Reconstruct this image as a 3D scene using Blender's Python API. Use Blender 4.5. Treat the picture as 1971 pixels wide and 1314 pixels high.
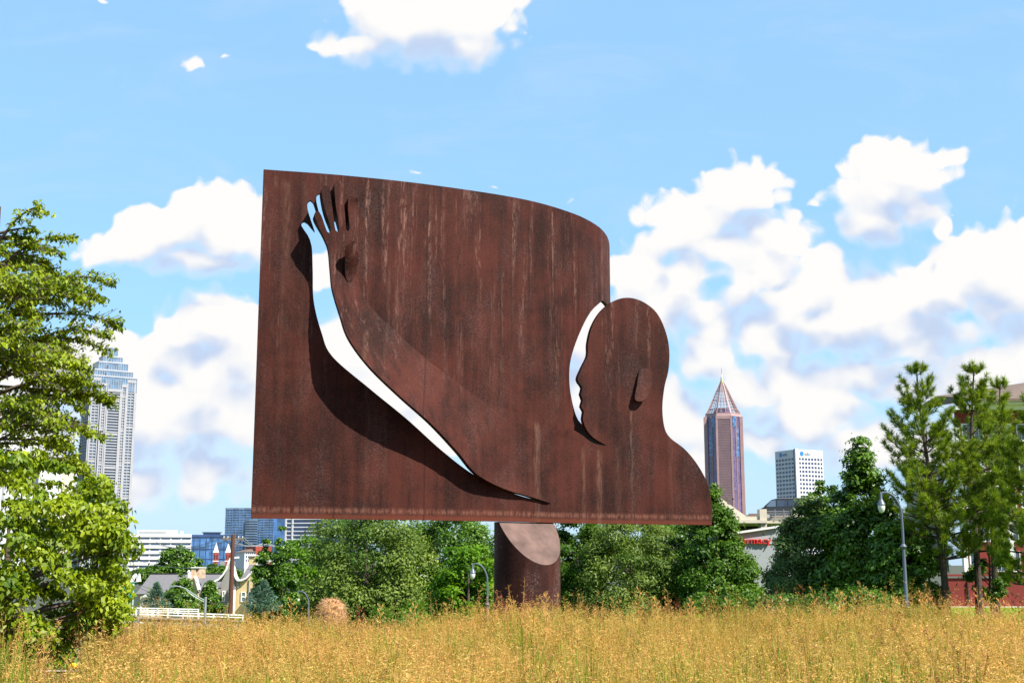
import bpy, bmesh, math, random
import numpy as np
from mathutils import Vector, Matrix, Quaternion, geometry as mgeo

random.seed(7)
rng = np.random.default_rng(7)
for o in list(bpy.data.objects):
    bpy.data.objects.remove(o)
scene = bpy.context.scene
C = scene.collection
R = math.radians

# ------------------------------------------------------------------ camera
EYE = 1.7
FPX = 2400.0                      # focal length in pixels of the 1971 px wide photograph
PITCH = math.atan2(428.0, FPX)
cam_data = bpy.data.cameras.new('camera')
cam_data.sensor_width = 36.0
cam_data.lens = 36.0 * FPX / 1971.0
cam_data.clip_start = 0.1
cam_data.clip_end = 12000
cam = bpy.data.objects.new('camera', cam_data)
C.objects.link(cam)
cam.location = (0, 0, EYE)
cam.rotation_euler = (math.pi / 2 + PITCH, 0, 0)
scene.camera = cam
_c, _s = math.cos(PITCH), math.sin(PITCH)

def ray(px, py):
    """slope of the sight line through a pixel of the photograph: x and z gained per metre of ground distance"""
    a = (px - 985.5) / FPX
    b = (657.0 - py) / FPX
    dy = _c - b * _s
    return a / dy, (_s + b * _c) / dy

def at(px, py, Y):
    u, v = ray(px, py)
    return Vector((u * Y, Y, EYE + v * Y))

# ------------------------------------------------------------------ sun and sky
SUN = Vector((0.66, -0.50, 0.92)).normalized()
sun_el = math.asin(SUN.z)
sun_rot = math.atan2(SUN.x, SUN.y)
sd = bpy.data.lights.new('sun', 'SUN')
sd.energy = 5.0
sd.angle = R(0.5)
sd.color = (1.0, 0.945, 0.86)
sun = bpy.data.objects.new('sun', sd)
C.objects.link(sun)
sun.rotation_euler = SUN.to_track_quat('Z', 'Y').to_euler()
sun.location = (20, -20, 40)

scene.view_settings.view_transform = 'Standard'
scene.view_settings.look = 'None'
scene.view_settings.exposure = 1.2
scene.view_settings.gamma = 1.0
scene.view_settings.use_curve_mapping = False
scene.cycles.max_bounces = 6
scene.cycles.diffuse_bounces = 3
scene.cycles.transparent_max_bounces = 8

world = bpy.data.worlds.new('World')
scene.world = world
world.use_nodes = True
wt = world.node_tree
wt.nodes.clear()

class NT:
    """short-hand for building node trees"""
    def __init__(self, tree): self.t = tree
    def n(self, typ, **kw):
        nd = self.t.nodes.new(typ)
        for k, v in kw.items(): setattr(nd, k, v)
        return nd
    def put(self, sock, v):
        if v is None: return
        if hasattr(v, 'node'): self.t.links.new(v, sock)
        else: sock.default_value = v
    def math(self, op, a, b=None, c=None, clamp=False):
        nd = self.n('ShaderNodeMath', operation=op, use_clamp=clamp)
        self.put(nd.inputs[0], a); self.put(nd.inputs[1], b); self.put(nd.inputs[2], c)
        return nd.outputs[0]
    def vec(self, op, a, b=None, out=0, scale=None):
        nd = self.n('ShaderNodeVectorMath', operation=op)
        self.put(nd.inputs[0], a); self.put(nd.inputs[1], b)
        if scale is not None: self.put(nd.inputs['Scale'], scale)
        return nd.outputs['Value'] if op in ('LENGTH', 'DISTANCE', 'DOT_PRODUCT') else nd.outputs[0]
    def xyz(self, x=0.0, y=0.0, z=0.0):
        nd = self.n('ShaderNodeCombineXYZ')
        for i, v in enumerate((x, y, z)): self.put(nd.inputs[i], v)
        return nd.outputs[0]
    def sep(self, v):
        nd = self.n('ShaderNodeSeparateXYZ'); self.put(nd.inputs[0], v); return nd.outputs
    def noise(self, v, scale, detail=4.0, rough=0.5, dist=0.0, color=False, flat=False):
        nd = self.n('ShaderNodeTexNoise')
        if flat: nd.noise_dimensions = '2D'
        self.put(nd.inputs['Vector'], v)
        nd.inputs['Scale'].default_value = scale; nd.inputs['Detail'].default_value = detail
        nd.inputs['Roughness'].default_value = rough; nd.inputs['Distortion'].default_value = dist
        return nd.outputs['Color' if color else 'Fac']
    def voro(self, v, scale, smooth=0.6):
        nd = self.n('ShaderNodeTexVoronoi', feature='SMOOTH_F1', voronoi_dimensions='2D')
        self.put(nd.inputs['Vector'], v)
        nd.inputs['Scale'].default_value = scale; nd.inputs['Smoothness'].default_value = smooth
        return nd.outputs['Distance']
    def ss(self, v, lo, hi, a=0.0, b=1.0):
        nd = self.n('ShaderNodeMapRange', interpolation_type='SMOOTHSTEP')
        self.put(nd.inputs['Value'], v)
        for k, x in (('From Min', lo), ('From Max', hi), ('To Min', a), ('To Max', b)): self.put(nd.inputs[k], x)
        return nd.outputs[0]
    def lin(self, v, lo, hi, a=0.0, b=1.0):
        nd = self.n('ShaderNodeMapRange')
        self.put(nd.inputs['Value'], v)
        for k, x in (('From Min', lo), ('From Max', hi), ('To Min', a), ('To Max', b)): self.put(nd.inputs[k], x)
        return nd.outputs[0]
    def mix(self, f, a, b, mode='MIX'):
        nd = self.n('ShaderNodeMix', data_type='RGBA', blend_type=mode)
        self.put(nd.inputs[0], f)
        self.put(nd.inputs[6], a if hasattr(a, 'node') else (*a[:3], 1.0))
        self.put(nd.inputs[7], b if hasattr(b, 'node') else (*b[:3], 1.0))
        return nd.outputs[2]

# clouds as they stand round the horizon: u = x / y, v = z / y of the direction looked in
CLOUDS = [  # centre and half axes in pixels, strength
    # cloud overhead
    (850, 30, 125, 85, 1.0), (765, 45, 90, 60, 1.0), (690, 92, 95, 32, .75), (880, 95, 75, 50, .85), (615, 112, 45, 17, .5),
    # wisps
    (375, 122, 36, 34, .42), (425, 110, 42, 20, .36), (195, 0, 40, 14, .5), (425, 150, 30, 14, .3), (985, 300, 70, 12, .28), (810, 335, 40, 14, .35),
    # left bank, upper
    (385, 400, 62, 42, 1.0), (450, 440, 85, 62, 1.0), (330, 450, 90, 48, 1.0), (255, 478, 85, 36, .9), (400, 505, 140, 36, .8), (220, 460, 35, 25, .7),
    # left cumulus, lower
    (405, 605, 66, 50, 1.05), (455, 640, 60, 55, 1.05), (350, 640, 55, 45, 1.0), (400, 700, 130, 70, 1.1), (250, 730, 120, 70, 1.0), (130, 720, 90, 75, .95),
    (60, 800, 120, 110, 1.0), (300, 800, 190, 90, 1.05), (130, 620, 40, 28, .5), (430, 790, 120, 90, 1.0), (250, 930, 240, 60, .8), (400, 900, 150, 55, .8),
    # behind and right of the plate
    (640, 680, 110, 60, 1.0), (720, 760, 130, 70, 1.0), (830, 830, 110, 60, .95), (600, 520, 60, 40, .8), (1120, 640, 90, 70, 1.0), (1110, 750, 90, 70, .95),
    (1235, 530, 70, 62, 1.0), (1320, 535, 60, 55, 1.05), (1270, 600, 95, 60, 1.0), (1090, 395, 60, 20, .4), (960, 365, 50, 16, .35),
    (1430, 365, 72, 48, 1.0), (1460, 345, 48, 30, 1.0), (1340, 425, 100, 50, .9), (1290, 470, 85, 45, .8), (1470, 450, 85, 50, .9), (1520, 470, 40, 22, .8), (1400, 470, 100, 40, .8),
    (1735, 320, 82, 46, 1.0), (1810, 300, 60, 26, .7), (1700, 380, 85, 62, 1.0), (1680, 430, 70, 52, .9), (1760, 410, 70, 50, .85), (1830, 410, 36, 14, .6), (1815, 440, 24, 30, .9), (1580, 392, 45, 30, .5),
    (1915, 500, 92, 58, 1.1), (1840, 520, 75, 45, 1.0), (1960, 560, 110, 90, 1.1), (1800, 570, 110, 70, 1.05), (1700, 590, 90, 60, 1.0), (1650, 600, 110, 52, 1.0),
    (1585, 520, 46, 44, 1.0), (1470, 525, 72, 50, 1.05), (1540, 570, 90, 60, 1.05), (1590, 630, 140, 55, 1.05), (1750, 640, 190, 48, 1.0), (1430, 560, 50, 60, .9),
    (1390, 640, 45, 50, .9), (1360, 600, 60, 40, .8), (1480, 660, 80, 70, .95), (1500, 740, 110, 70, .9), (1365, 690, 55, 45, 1.0), (1420, 735, 60, 52, 1.0), (1310, 800, 80, 70, .95),
    (1560, 790, 140, 70, .9), (1650, 720, 150, 45, .85), (1890, 720, 130, 55, 1.0), (1970, 700, 90, 60, 1.0), (1760, 750, 110, 50, .8), (1480, 850, 120, 40, .75), (1720, 860, 240, 60, .85), (1920, 830, 200, 90, .9), (1330, 900, 130, 60, .7),
]

def cloud_group():
    g = bpy.data.node_groups.new('cloud_density', 'ShaderNodeTree')
    g.interface.new_socket('p', in_out='INPUT', socket_type='NodeSocketVector')
    g.interface.new_socket('d', in_out='OUTPUT', socket_type='NodeSocketFloat')
    g.interface.new_socket('body', in_out='OUTPUT', socket_type='NodeSocketFloat')
    b = NT(g)
    gi, go = b.n('NodeGroupInput'), b.n('NodeGroupOutput')
    p0 = gi.outputs[0]
    w = b.noise(p0, 16.0, 3.0, 0.55, color=True, flat=True)
    p = b.vec('ADD', p0, b.vec('SCALE', b.vec('SUBTRACT', w, (0.5, 0.5, 0.5)), scale=0.030))
    acc = None
    for cx, cy, rx, ry, k in CLOUDS:
        u, v = ray(cx, cy)
        u1, _ = ray(cx + rx, cy); _, v1 = ray(cx, cy - ry)
        q = b.vec('MULTIPLY', b.vec('SUBTRACT', p, (u, v, 0)), (1 / abs(u1 - u), 1 / abs(v1 - v), 0))
        d = b.math('MULTIPLY_ADD', b.vec('LENGTH', q), -0.55, 0.62 * k + 0.135 if k > .65 else 0.46 * k - 0.04)
        acc = d if acc is None else b.math('SMOOTH_MAX', acc, d, 0.12)
    # open-sky cumulus everywhere else round the horizon
    far = b.noise(p0, 3.2, 3.0, 0.55, flat=True)
    px_ = b.sep(p0)
    off = b.ss(b.math('ABSOLUTE', px_[0]), 0.43, 0.6)
    top = b.ss(px_[1], 0.50, 0.62)
    band = b.ss(px_[1], 0.9, 0.12, -0.35, 0.05)
    gen = b.math('ADD', b.math('MULTIPLY', b.math('SUBTRACT', far, 0.5), 2.2), band)
    gen = b.math('ADD', gen, b.math('MULTIPLY', b.math('SUBTRACT', b.math('MAXIMUM', off, top), 1.0), 3.0))
    acc = b.math('SMOOTH_MAX', acc, gen, 0.12)
    n1 = b.math('SUBTRACT', 0.42, b.voro(p, 26.0, 0.35))
    n2 = b.math('SUBTRACT', 0.42, b.voro(p, 62.0, 0.35))
    n3 = b.math('SUBTRACT', b.noise(p, 30.0, 7.0, 0.60, flat=True), 0.5)
    s = b.math('MULTIPLY_ADD', n1, 0.34, acc)
    soft = b.math('MULTIPLY_ADD', b.math('SUBTRACT', b.noise(p, 20.0, 2.0, 0.5, flat=True), 0.5), 0.55, acc)
    b.t.links.new(soft, go.inputs[1])
    s = b.math('MULTIPLY_ADD', n2, 0.28, s)
    s = b.math('MULTIPLY_ADD', n3, 0.36, s)
    b.t.links.new(s, go.inputs[0])
    return g

def build_world():
    b = NT(wt)
    sky = b.n('ShaderNodeTexSky', sky_type='NISHITA', sun_disc=False)
    sky.sun_elevation = sun_el; sky.sun_rotation = sun_rot
    sky.altitude = 300.0; sky.air_density = 1.0; sky.dust_density = 0.6; sky.ozone_density = 1.6
    g = b.n('ShaderNodeTexCoord').outputs['Generated']
    d = b.vec('NORMALIZE', g)
    x, y, z = b.sep(d)
    hy = b.math('SQRT', b.math('MAXIMUM', b.math('SUBTRACT', 1.0, b.math('MULTIPLY', z, z)), 0.0004))
    yy = b.math('MAXIMUM', b.math('ABSOLUTE', y), 0.12)
    p = b.xyz(b.math('DIVIDE', x, yy), b.math('DIVIDE', z, b.math('MAXIMUM', yy, b.math('MULTIPLY', hy, 0.35))), b.math('LESS_THAN', y, 0.0))
    grp = cloud_group()
    def dens(v):
        nd = b.n('ShaderNodeGroup'); nd.node_tree = grp
        b.put(nd.inputs[0], v)
        return nd.outputs
    D, body = dens(p)
    Dl = dens(b.vec('ADD', p, (0.008, 0.034, 0)))[1]      # a little towards the sun: gives the sunlit tops and the grey undersides
    grad = b.math('SUBTRACT', Dl, body)                    # above zero on undersides, below on tops
    wid = b.ss(grad, -0.25, 0.30, 0.16, 0.60)
    a = b.ss(D, 0.0, wid)
    lit = b.ss(grad, 0.30, -0.22)
    thick = b.ss(D, 0.02, 0.50)
    shade = b.math('MULTIPLY', b.math('SUBTRACT', 1.0, lit), thick)
    hue = b.n('ShaderNodeHueSaturation')
    hue.inputs['Saturation'].default_value = 1.08; hue.inputs['Value'].default_value = 1.0
    b.put(hue.inputs['Color'], sky.outputs[0])
    skyc = b.mix(0.72, b.mix(1.0, hue.outputs[0], SKY_TINT, 'MULTIPLY'), (3.2, 5.75, 8.35))
    # thin veil of haze near the horizon and faint high cirrus
    cir = b.ss(b.noise(b.vec('MULTIPLY', p, (3.0, 9.0, 1.0)), 2.2, 6.0, 0.6, 0.6), 0.45, 0.8, 0.0, 0.30)
    low = b.ss(b.sep(p)[1], 0.22, 0.0, 0.0, 0.55)
    skyc = b.mix(b.math('MAXIMUM', cir, low), skyc, (5.0, 6.2, 7.8))
    white = b.mix(shade, CLOUD_LIT, CLOUD_DIM)
    col = b.mix(a, skyc, white)
    # below the horizon: plain ground-coloured bounce
    col = b.mix(b.ss(z, -0.005, -0.03), col, (1.6, 1.5, 1.2))
    bg = b.n('ShaderNodeBackground')
    bg.inputs['Strength'].default_value = 0.0535
    b.put(bg.inputs['Color'], col)
    out = b.n('ShaderNodeOutputWorld')
    wt.links.new(bg.outputs[0], out.inputs[0])
    world.cycles.sampling_method = 'MANUAL'
    world.cycles.sample_map_resolution = 512
SKY_TINT = (1.75, 2.1, 2.25)
CLOUD_LIT = (8.15, 8.05, 7.9)
CLOUD_DIM = (4.7, 5.6, 7.35)
build_world()

# ------------------------------------------------------------------ materials
def new_mat(name):
    m = bpy.data.materials.new(name); m.use_nodes = True
    t = m.node_tree; t.nodes.clear()
    b = NT(t)
    out = b.n('ShaderNodeOutputMaterial')
    p = b.n('ShaderNodeBsdfPrincipled')
    t.links.new(p.outputs[0], out.inputs[0])
    return m, b, p, out

def mat(name, col, rough=0.6, var=0.12, scale=3.0, metal=0.0, spec=0.4, bump=0.0, bscale=40.0, streak=False):
    """a plain painted / stone / metal surface with uneven tone and fine relief"""
    m, b, p, out = new_mat(name)
    co = b.n('ShaderNodeTexCoord').outputs['Object']
    v = b.vec('MULTIPLY', co, (1, 1, 0.15)) if streak else co
    n = b.noise(v, scale, 5.0, 0.6)
    f = b.lin(n, 0.3, 0.7, 1.0 - var, 1.0 + var)
    c = b.vec('SCALE', b.n('ShaderNodeRGB').outputs[0], scale=f)
    b.t.nodes[-2].outputs[0].default_value = (*col, 1) if b.t.nodes[-2].bl_idname == 'ShaderNodeRGB' else None
    for nd in b.t.nodes:
        if nd.bl_idname == 'ShaderNodeRGB': nd.outputs[0].default_value = (*col, 1)
    b.put(p.inputs['Base Color'], c)
    p.inputs['Roughness'].default_value = rough
    p.inputs['Metallic'].default_value = metal
    p.inputs['Specular IOR Level'].default_value = spec
    if bump:
        bn = b.n('ShaderNodeBump'); bn.inputs['Strength'].default_value = bump; bn.inputs['Distance'].default_value = 0.02
        b.put(bn.inputs['Height'], b.noise(co, bscale, 6.0, 0.65))
        b.put(p.inputs['Normal'], bn.outputs[0])
    return m

def glass(name, col, rough=0.12, var=0.35, cell=(0.4, 0.4, 0.3)):
    """curtain-wall or window glass: dark tinted and mirror-like, every pane a little different"""
    m, b, p, out = new_mat(name)
    co = b.n('ShaderNodeTexCoord').outputs['Object']
    wn = b.n('ShaderNodeTexWhiteNoise')
    b.put(wn.inputs['Vector'], b.vec('FLOOR', b.vec('MULTIPLY', co, cell)))
    f = b.lin(wn.outputs['Value'], 0, 1, 1 - var, 1 + var)
    b.put(p.inputs['Base Color'], b.mix(1.0, (*col, 1), b.xyz(f, f, f), 'MULTIPLY'))
    p.inputs['Roughness'].default_value = rough
    p.inputs['Specular IOR Level'].default_value = 0.9
    return m

def leaf_mat(name, dark, light, trans=0.35, rough=0.5, spec=0.35):
    """leaves: tone varies from leaf to leaf and from spray to spray, light passes through them"""
    m, b, p, out = new_mat(name)
    a = b.n('ShaderNodeAttribute', attribute_name='tint')
    c = b.mix(a.outputs['Fac'], dark, light)
    b.put(p.inputs['Base Color'], c)
    p.inputs['Roughness'].default_value = rough
    p.inputs['Specular IOR Level'].default_value = spec
    tr = b.n('ShaderNodeBsdfTranslucent')
    b.put(tr.inputs['Color'], b.mix(1.0, c, (1.25, 1.25, 0.5), 'MULTIPLY'))
    mx = b.n('ShaderNodeMixShader'); mx.inputs[0].default_value = trans
    b.t.links.new(p.outputs[0], mx.inputs[1]); b.t.links.new(tr.outputs[0], mx.inputs[2])
    b.t.links.new(mx.outputs[0], out.inputs[0])
    return m

# ------------------------------------------------------------------ objects
def tag(o, label=None, cat=None, group=None, kind=None):
    for k, v in (('label', label), ('category', cat), ('group', group), ('kind', kind)):
        if v: o[k] = v
    return o

def thing(name, loc, label, cat, group=None, rotz=0.0):
    o = bpy.data.objects.new(name, None); C.objects.link(o)
    o.empty_display_size = 0.3
    o.location = loc; o.rotation_euler = (0, 0, rotz)
    return tag(o, label, cat, group)

def link(name, me, parent=None, kind=None, label=None):
    o = bpy.data.objects.new(name, me); C.objects.link(o)
    if parent is not None: o.parent = parent
    return tag(o, label, None, None, kind)

def np_mesh(name, V, F, mats, tint=None, mi=None, smooth=False):
    """V (n,3), F (m,k) with k corners per face"""
    me = bpy.data.meshes.new(name)
    V = np.ascontiguousarray(V, np.float32); F = np.ascontiguousarray(F, np.int32)
    m, k = F.shape
    me.vertices.add(len(V)); me.vertices.foreach_set('co', V.ravel())
    me.loops.add(m * k); me.loops.foreach_set('vertex_index', F.ravel())
    me.polygons.add(m)
    me.polygons.foreach_set('loop_start', np.arange(0, m * k, k, dtype=np.int32))
    if mi is not None: me.polygons.foreach_set('material_index', np.ascontiguousarray(mi, np.int32))
    if smooth: me.polygons.foreach_set('use_smooth', np.ones(m, bool))
    for mm in (mats if isinstance(mats, (list, tuple)) else [mats]): me.materials.append(mm)
    me.update(calc_edges=True)
    if tint is not None:
        at_ = me.attributes.new('tint', 'FLOAT', 'FACE')
        at_.data.foreach_set('value', np.ascontiguousarray(tint, np.float32))
    return me

class MB:
    """collects simple shapes; build() links them as ONE mesh object"""
    def __init__(self): self.v = []; self.f = []; self.m = []
    def add(self, vs, fs, mi=0):
        o = len(self.v)
        self.v += [tuple(q) for q in vs]
        self.f += [tuple(i + o for i in q) for q in fs]
        self.m += [mi] * len(fs)
        return self
    def box(self, x0, x1, y0, y1, z0, z1, mi=0):
        return self.add([(x0, y0, z0), (x1, y0, z0), (x1, y1, z0), (x0, y1, z0), (x0, y0, z1), (x1, y0, z1), (x1, y1, z1), (x0, y1, z1)],
                        [(3, 2, 1, 0), (4, 5, 6, 7), (0, 1, 5, 4), (1, 2, 6, 5), (2, 3, 7, 6), (3, 0, 4, 7)], mi)
    def prism(self, pts, z0, z1, mi=0, top=None):
        n = len(pts); top = top or pts
        vs = [(x, y, z0) for x, y in pts] + [(x, y, z1) for x, y in top]
        fs = [tuple(range(n))[::-1], tuple(range(n, 2 * n))] + [(i, (i + 1) % n, n + (i + 1) % n, n + i) for i in range(n)]
        return self.add(vs, fs, mi)
    def xz(self, pts, y0, y1, mi=0):
        """outline in x,z extruded along y"""
        n = len(pts)
        vs = [(x, y0, z) for x, z in pts] + [(x, y1, z) for x, z in pts]
        fs = [tuple(range(n)), tuple(range(n, 2 * n))[::-1]] + [((i + 1) % n, i, n + i, n + (i + 1) % n) for i in range(n)]
        return self.add(vs, fs, mi)
    def yz(self, pts, x0, x1, mi=0):
        n = len(pts)
        vs = [(x0, y, z) for y, z in pts] + [(x1, y, z) for y, z in pts]
        fs = [tuple(range(n))[::-1], tuple(range(n, 2 * n))] + [(i, (i + 1) % n, n + (i + 1) % n, n + i) for i in range(n)]
        return self.add(vs, fs, mi)
    def bar(self, a, b, w, h=None, mi=0):
        a, b = Vector(a), Vector(b); h = h or w
        d = (b - a).normalized()
        s = d.cross(Vector((0, 0, 1)))
        s = Vector((1, 0, 0)) if s.length < 1e-4 else s.normalized()
        u = s.cross(d)
        vs = [q + s * i * w / 2 + u * j * h / 2 for q in (a, b) for i, j in ((-1, -1), (1, -1), (1, 1), (-1, 1))]
        return self.add(vs, [(0, 1, 2, 3), (7, 6, 5, 4), (0, 4, 5, 1), (1, 5, 6, 2), (2, 6, 7, 3), (3, 7, 4, 0)], mi)
    def tube(self, pts, rad, seg=8, mi=0):
        pts = [Vector(q) for q in pts]; n = len(pts)
        if not hasattr(rad, '__len__'): rad = [rad] * n
        d0 = (pts[1] - pts[0]).normalized()
        s = d0.orthogonal().normalized()
        vs, fs = [], []
        for i, q in enumerate(pts):
            d = ((pts[min(i + 1, n - 1)] - pts[max(i - 1, 0)])).normalized()
            s = (s - d * s.dot(d)); s = s.normalized() if s.length > 1e-6 else d.orthogonal().normalized()
            u = d.cross(s)
            vs += [q + (s * math.cos(t) + u * math.sin(t)) * rad[i] for t in (2 * math.pi * j / seg for j in range(seg))]
        for i in range(n - 1):
            for j in range(seg):
                k = (j + 1) % seg
                fs.append((i * seg + j, i * seg + k, (i + 1) * seg + k, (i + 1) * seg + j))
        fs += [tuple(range(seg))[::-1], tuple(range((n - 1) * seg, n * seg))]
        return self.add(vs, fs, mi)
    def lathe(self, prof, seg=16, c=(0, 0, 0), mi=0):
        n = len(prof); vs, fs = [], []
        for r, z in prof:
            vs += [(c[0] + r * math.cos(2 * math.pi * j / seg), c[1] + r * math.sin(2 * math.pi * j / seg), c[2] + z) for j in range(seg)]
        for i in range(n - 1):
            for j in range(seg):
                k = (j + 1) % seg
                fs.append((i * seg + j, i * seg + k, (i + 1) * seg + k, (i + 1) * seg + j))
        fs += [tuple(range(seg))[::-1], tuple(range((n - 1) * seg, n * seg))]
        return self.add(vs, fs, mi)
    def mesh(self, name, mats, smooth=False, off=None):
        me = bpy.data.meshes.new(name)
        v = self.v if off is None else [(x - off[0], y - off[1], z - off[2]) for x, y, z in self.v]
        me.from_pydata(v, [], self.f)
        for mm in (mats if isinstance(mats, (list, tuple)) else [mats]): me.materials.append(mm)
        me.polygons.foreach_set('material_index', self.m)
        me.update()
        if smooth:
            me.polygons.foreach_set('use_smooth', [True] * len(me.polygons))
            me.set_sharp_from_angle(angle=R(35))
        return me
    def build(self, name, mats, parent=None, world=False, smooth=False, kind=None, label=None):
        off = None
        if world and parent is not None:
            off = parent.location if parent.parent is None else parent.parent.location
        return link(name, self.mesh(name, mats, smooth, off), parent, kind, label)

def poly_path(pts, step=None, closed=False):
    """smooth (Catmull-Rom) curve through the points"""
    P = [Vector(q) for q in pts]; n = len(P); out = []
    rngi = range(n if closed else n - 1)
    for i in rngi:
        p1, p2 = P[i], P[(i + 1) % n]
        p0 = P[(i - 1) % n] if closed or i > 0 else p1 * 2 - p2
        p3 = P[(i + 2) % n] if closed or i + 2 < n else p2 * 2 - p1
        m = max(2, int((p2 - p1).length / step)) if step else 6
        for j in range(m):
            t = j / m
            out.append(0.5 * ((2 * p1) + (p2 - p0) * t + (2 * p0 - 5 * p1 + 4 * p2 - p3) * t * t + (3 * p1 - p0 - 3 * p2 + p3) * t ** 3))
    if not closed: out.append(P[-1])
    return out

def sstep(x, a, b):
    t = min(1.0, max(0.0, (x - a) / (b - a))); return t * t * (3 - 2 * t)

# ------------------------------------------------------------------ lie of the land
def _prof(Y, tab):
    for (a, za), (b, zb) in zip(tab, tab[1:]):
        if Y <= b: return za + (zb - za) * max(0.0, (Y - a) / (b - a))
    return tab[-1][1]
RIGHT = [(0, 0), (22, 0), (40, -.3), (70, -.66), (110, -1.6), (200, -4), (400, -6), (9000, -8)]
LEFT = [(0, 0), (22, -.05), (30, -.5), (45, -1.6), (62, -2.2), (95, -3.4), (150, -5), (400, -6.5), (9000, -8)]
def ground_z(x, y):
    if y <= 0: return 0.0
    w = sstep(x / max(y, 5), 0.0, 0.22)
    z = _prof(y, LEFT) * (1 - w) + _prof(y, RIGHT) * w
    z += 0.07 * math.sin(x * 0.35 + 1.1) * math.sin(y * 0.27) * (1 if y < 60 else 0.0)
    return z - 0.12 * (1 - sstep(x, -7, -3)) * sstep(y, 8, 16)

def sheet(x_list, y_list, dz):
    V, F = [], []
    nx = len(x_list)
    for y in y_list:
        for x in x_list: V.append((x, y, ground_z(x, y) + dz))
    for j in range(len(y_list) - 1):
        for i in range(nx - 1):
            a = j * nx + i
            F.append((a, a + 1, a + nx + 1, a + nx))
    return V, F

# ------------------------------------------------------------------ the ground
def ground_mat():
    m, b, p, out = new_mat('dry_soil_and_turf')
    co = b.n('ShaderNodeTexCoord').outputs['Object']
    x, y, z = b.sep(co)
    soil = b.mix(b.noise(co, 3.0, 8.0, 0.7), (0.06, 0.035, 0.014), (0.16, 0.09, 0.035))
    turf = b.mix(b.noise(co, 0.7, 8.0, 0.7), (0.05, 0.10, 0.018), (0.13, 0.20, 0.035))
    f = b.ss(b.math('ADD', y, b.math('MULTIPLY', b.noise(co, 0.4, 4.0), 8.0)), 27, 34)
    far = b.mix(b.noise(co, 0.02, 6.0, 0.7), (0.030, 0.045, 0.022), (0.10, 0.095, 0.08))
    b.put(p.inputs['Base Color'], b.mix(b.ss(y, 110, 220), b.mix(f, soil, turf), far))
    p.inputs['Roughness'].default_value = 0.95
    p.inputs['Specular IOR Level'].default_value = 0.1
    bn = b.n('ShaderNodeBump'); bn.inputs['Strength'].default_value = 0.7; bn.inputs['Distance'].default_value = 0.05
    b.put(bn.inputs['Height'], b.noise(co, 14.0, 8.0, 0.7)); b.put(p.inputs['Normal'], bn.outputs[0])
    return m
def lawn_mat():
    m, b, p, out = new_mat('mown_grass')
    co = b.n('ShaderNodeTexCoord').outputs['Object']
    n = b.noise(co, 1.4, 8.0, 0.7)
    b.put(p.inputs['Base Color'], b.mix(n, (0.065, 0.15, 0.006), (0.19, 0.30, 0.016)))
    p.inputs['Roughness'].default_value = 0.9; p.inputs['Specular IOR Level'].default_value = 0.15
    bn = b.n('ShaderNodeBump'); bn.inputs['Strength'].default_value = 0.9; bn.inputs['Distance'].default_value = 0.05
    b.put(bn.inputs['Height'], b.noise(co, 45.0, 6.0, 0.7)); b.put(p.inputs['Normal'], bn.outputs[0])
    return m
ys = [-60, -30, -10, 0] + [2 * i for i in range(1, 36)] + [74, 80, 90, 100, 120, 150, 200, 300, 400, 700, 1500, 3000, 6000, 9000]
xs = [-6000, -3000, -1200, -500, -200, -100, -70] + list(range(-50, 51, 2)) + [70, 100, 200, 500, 1200, 3000, 6000]
gv, gf = sheet(xs, ys, 0.0)
gm = bpy.data.meshes.new('ground'); gm.from_pydata(gv, [], gf); gm.materials.append(ground_mat())
gm.polygons.foreach_set('use_smooth', [True] * len(gm.polygons))
tag(link('ground', gm), kind='structure')
M_LAWN = lawn_mat()
lv, lf = sheet([9 + i for i in range(0, 62)], [37 + 1.5 * i for i in range(0, 32)], 0.02)
lm = bpy.data.meshes.new('lawn'); lm.from_pydata(lv, [], lf); lm.materials.append(M_LAWN)
tag(link('lawn', lm), kind='structure')
lv, lf = sheet([-12 + .5 * i for i in range(0, 17)], [26.2 + .5 * i for i in range(0, 15)], 0.02)
lm = bpy.data.meshes.new('lawn'); lm.from_pydata(lv, [], lf); lm.materials.append(M_LAWN)
tag(link('lawn', lm), kind='structure')
# pale worn concrete path that shows through the thin grass at the left
M_PATH = mat('worn_concrete', (0.34, 0.26, 0.21), 0.9, 0.25, 2.0, bump=0.4, bscale=18)
pv, pf = sheet([-14 + .5 * i for i in range(0, 17)], [23.4, 24.2, 25.0, 25.8], 0.03)
pm = bpy.data.meshes.new('path'); pm.from_pydata(pv, [], pf); pm.materials.append(M_PATH)
tag(link('path', pm), kind='structure')

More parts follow.
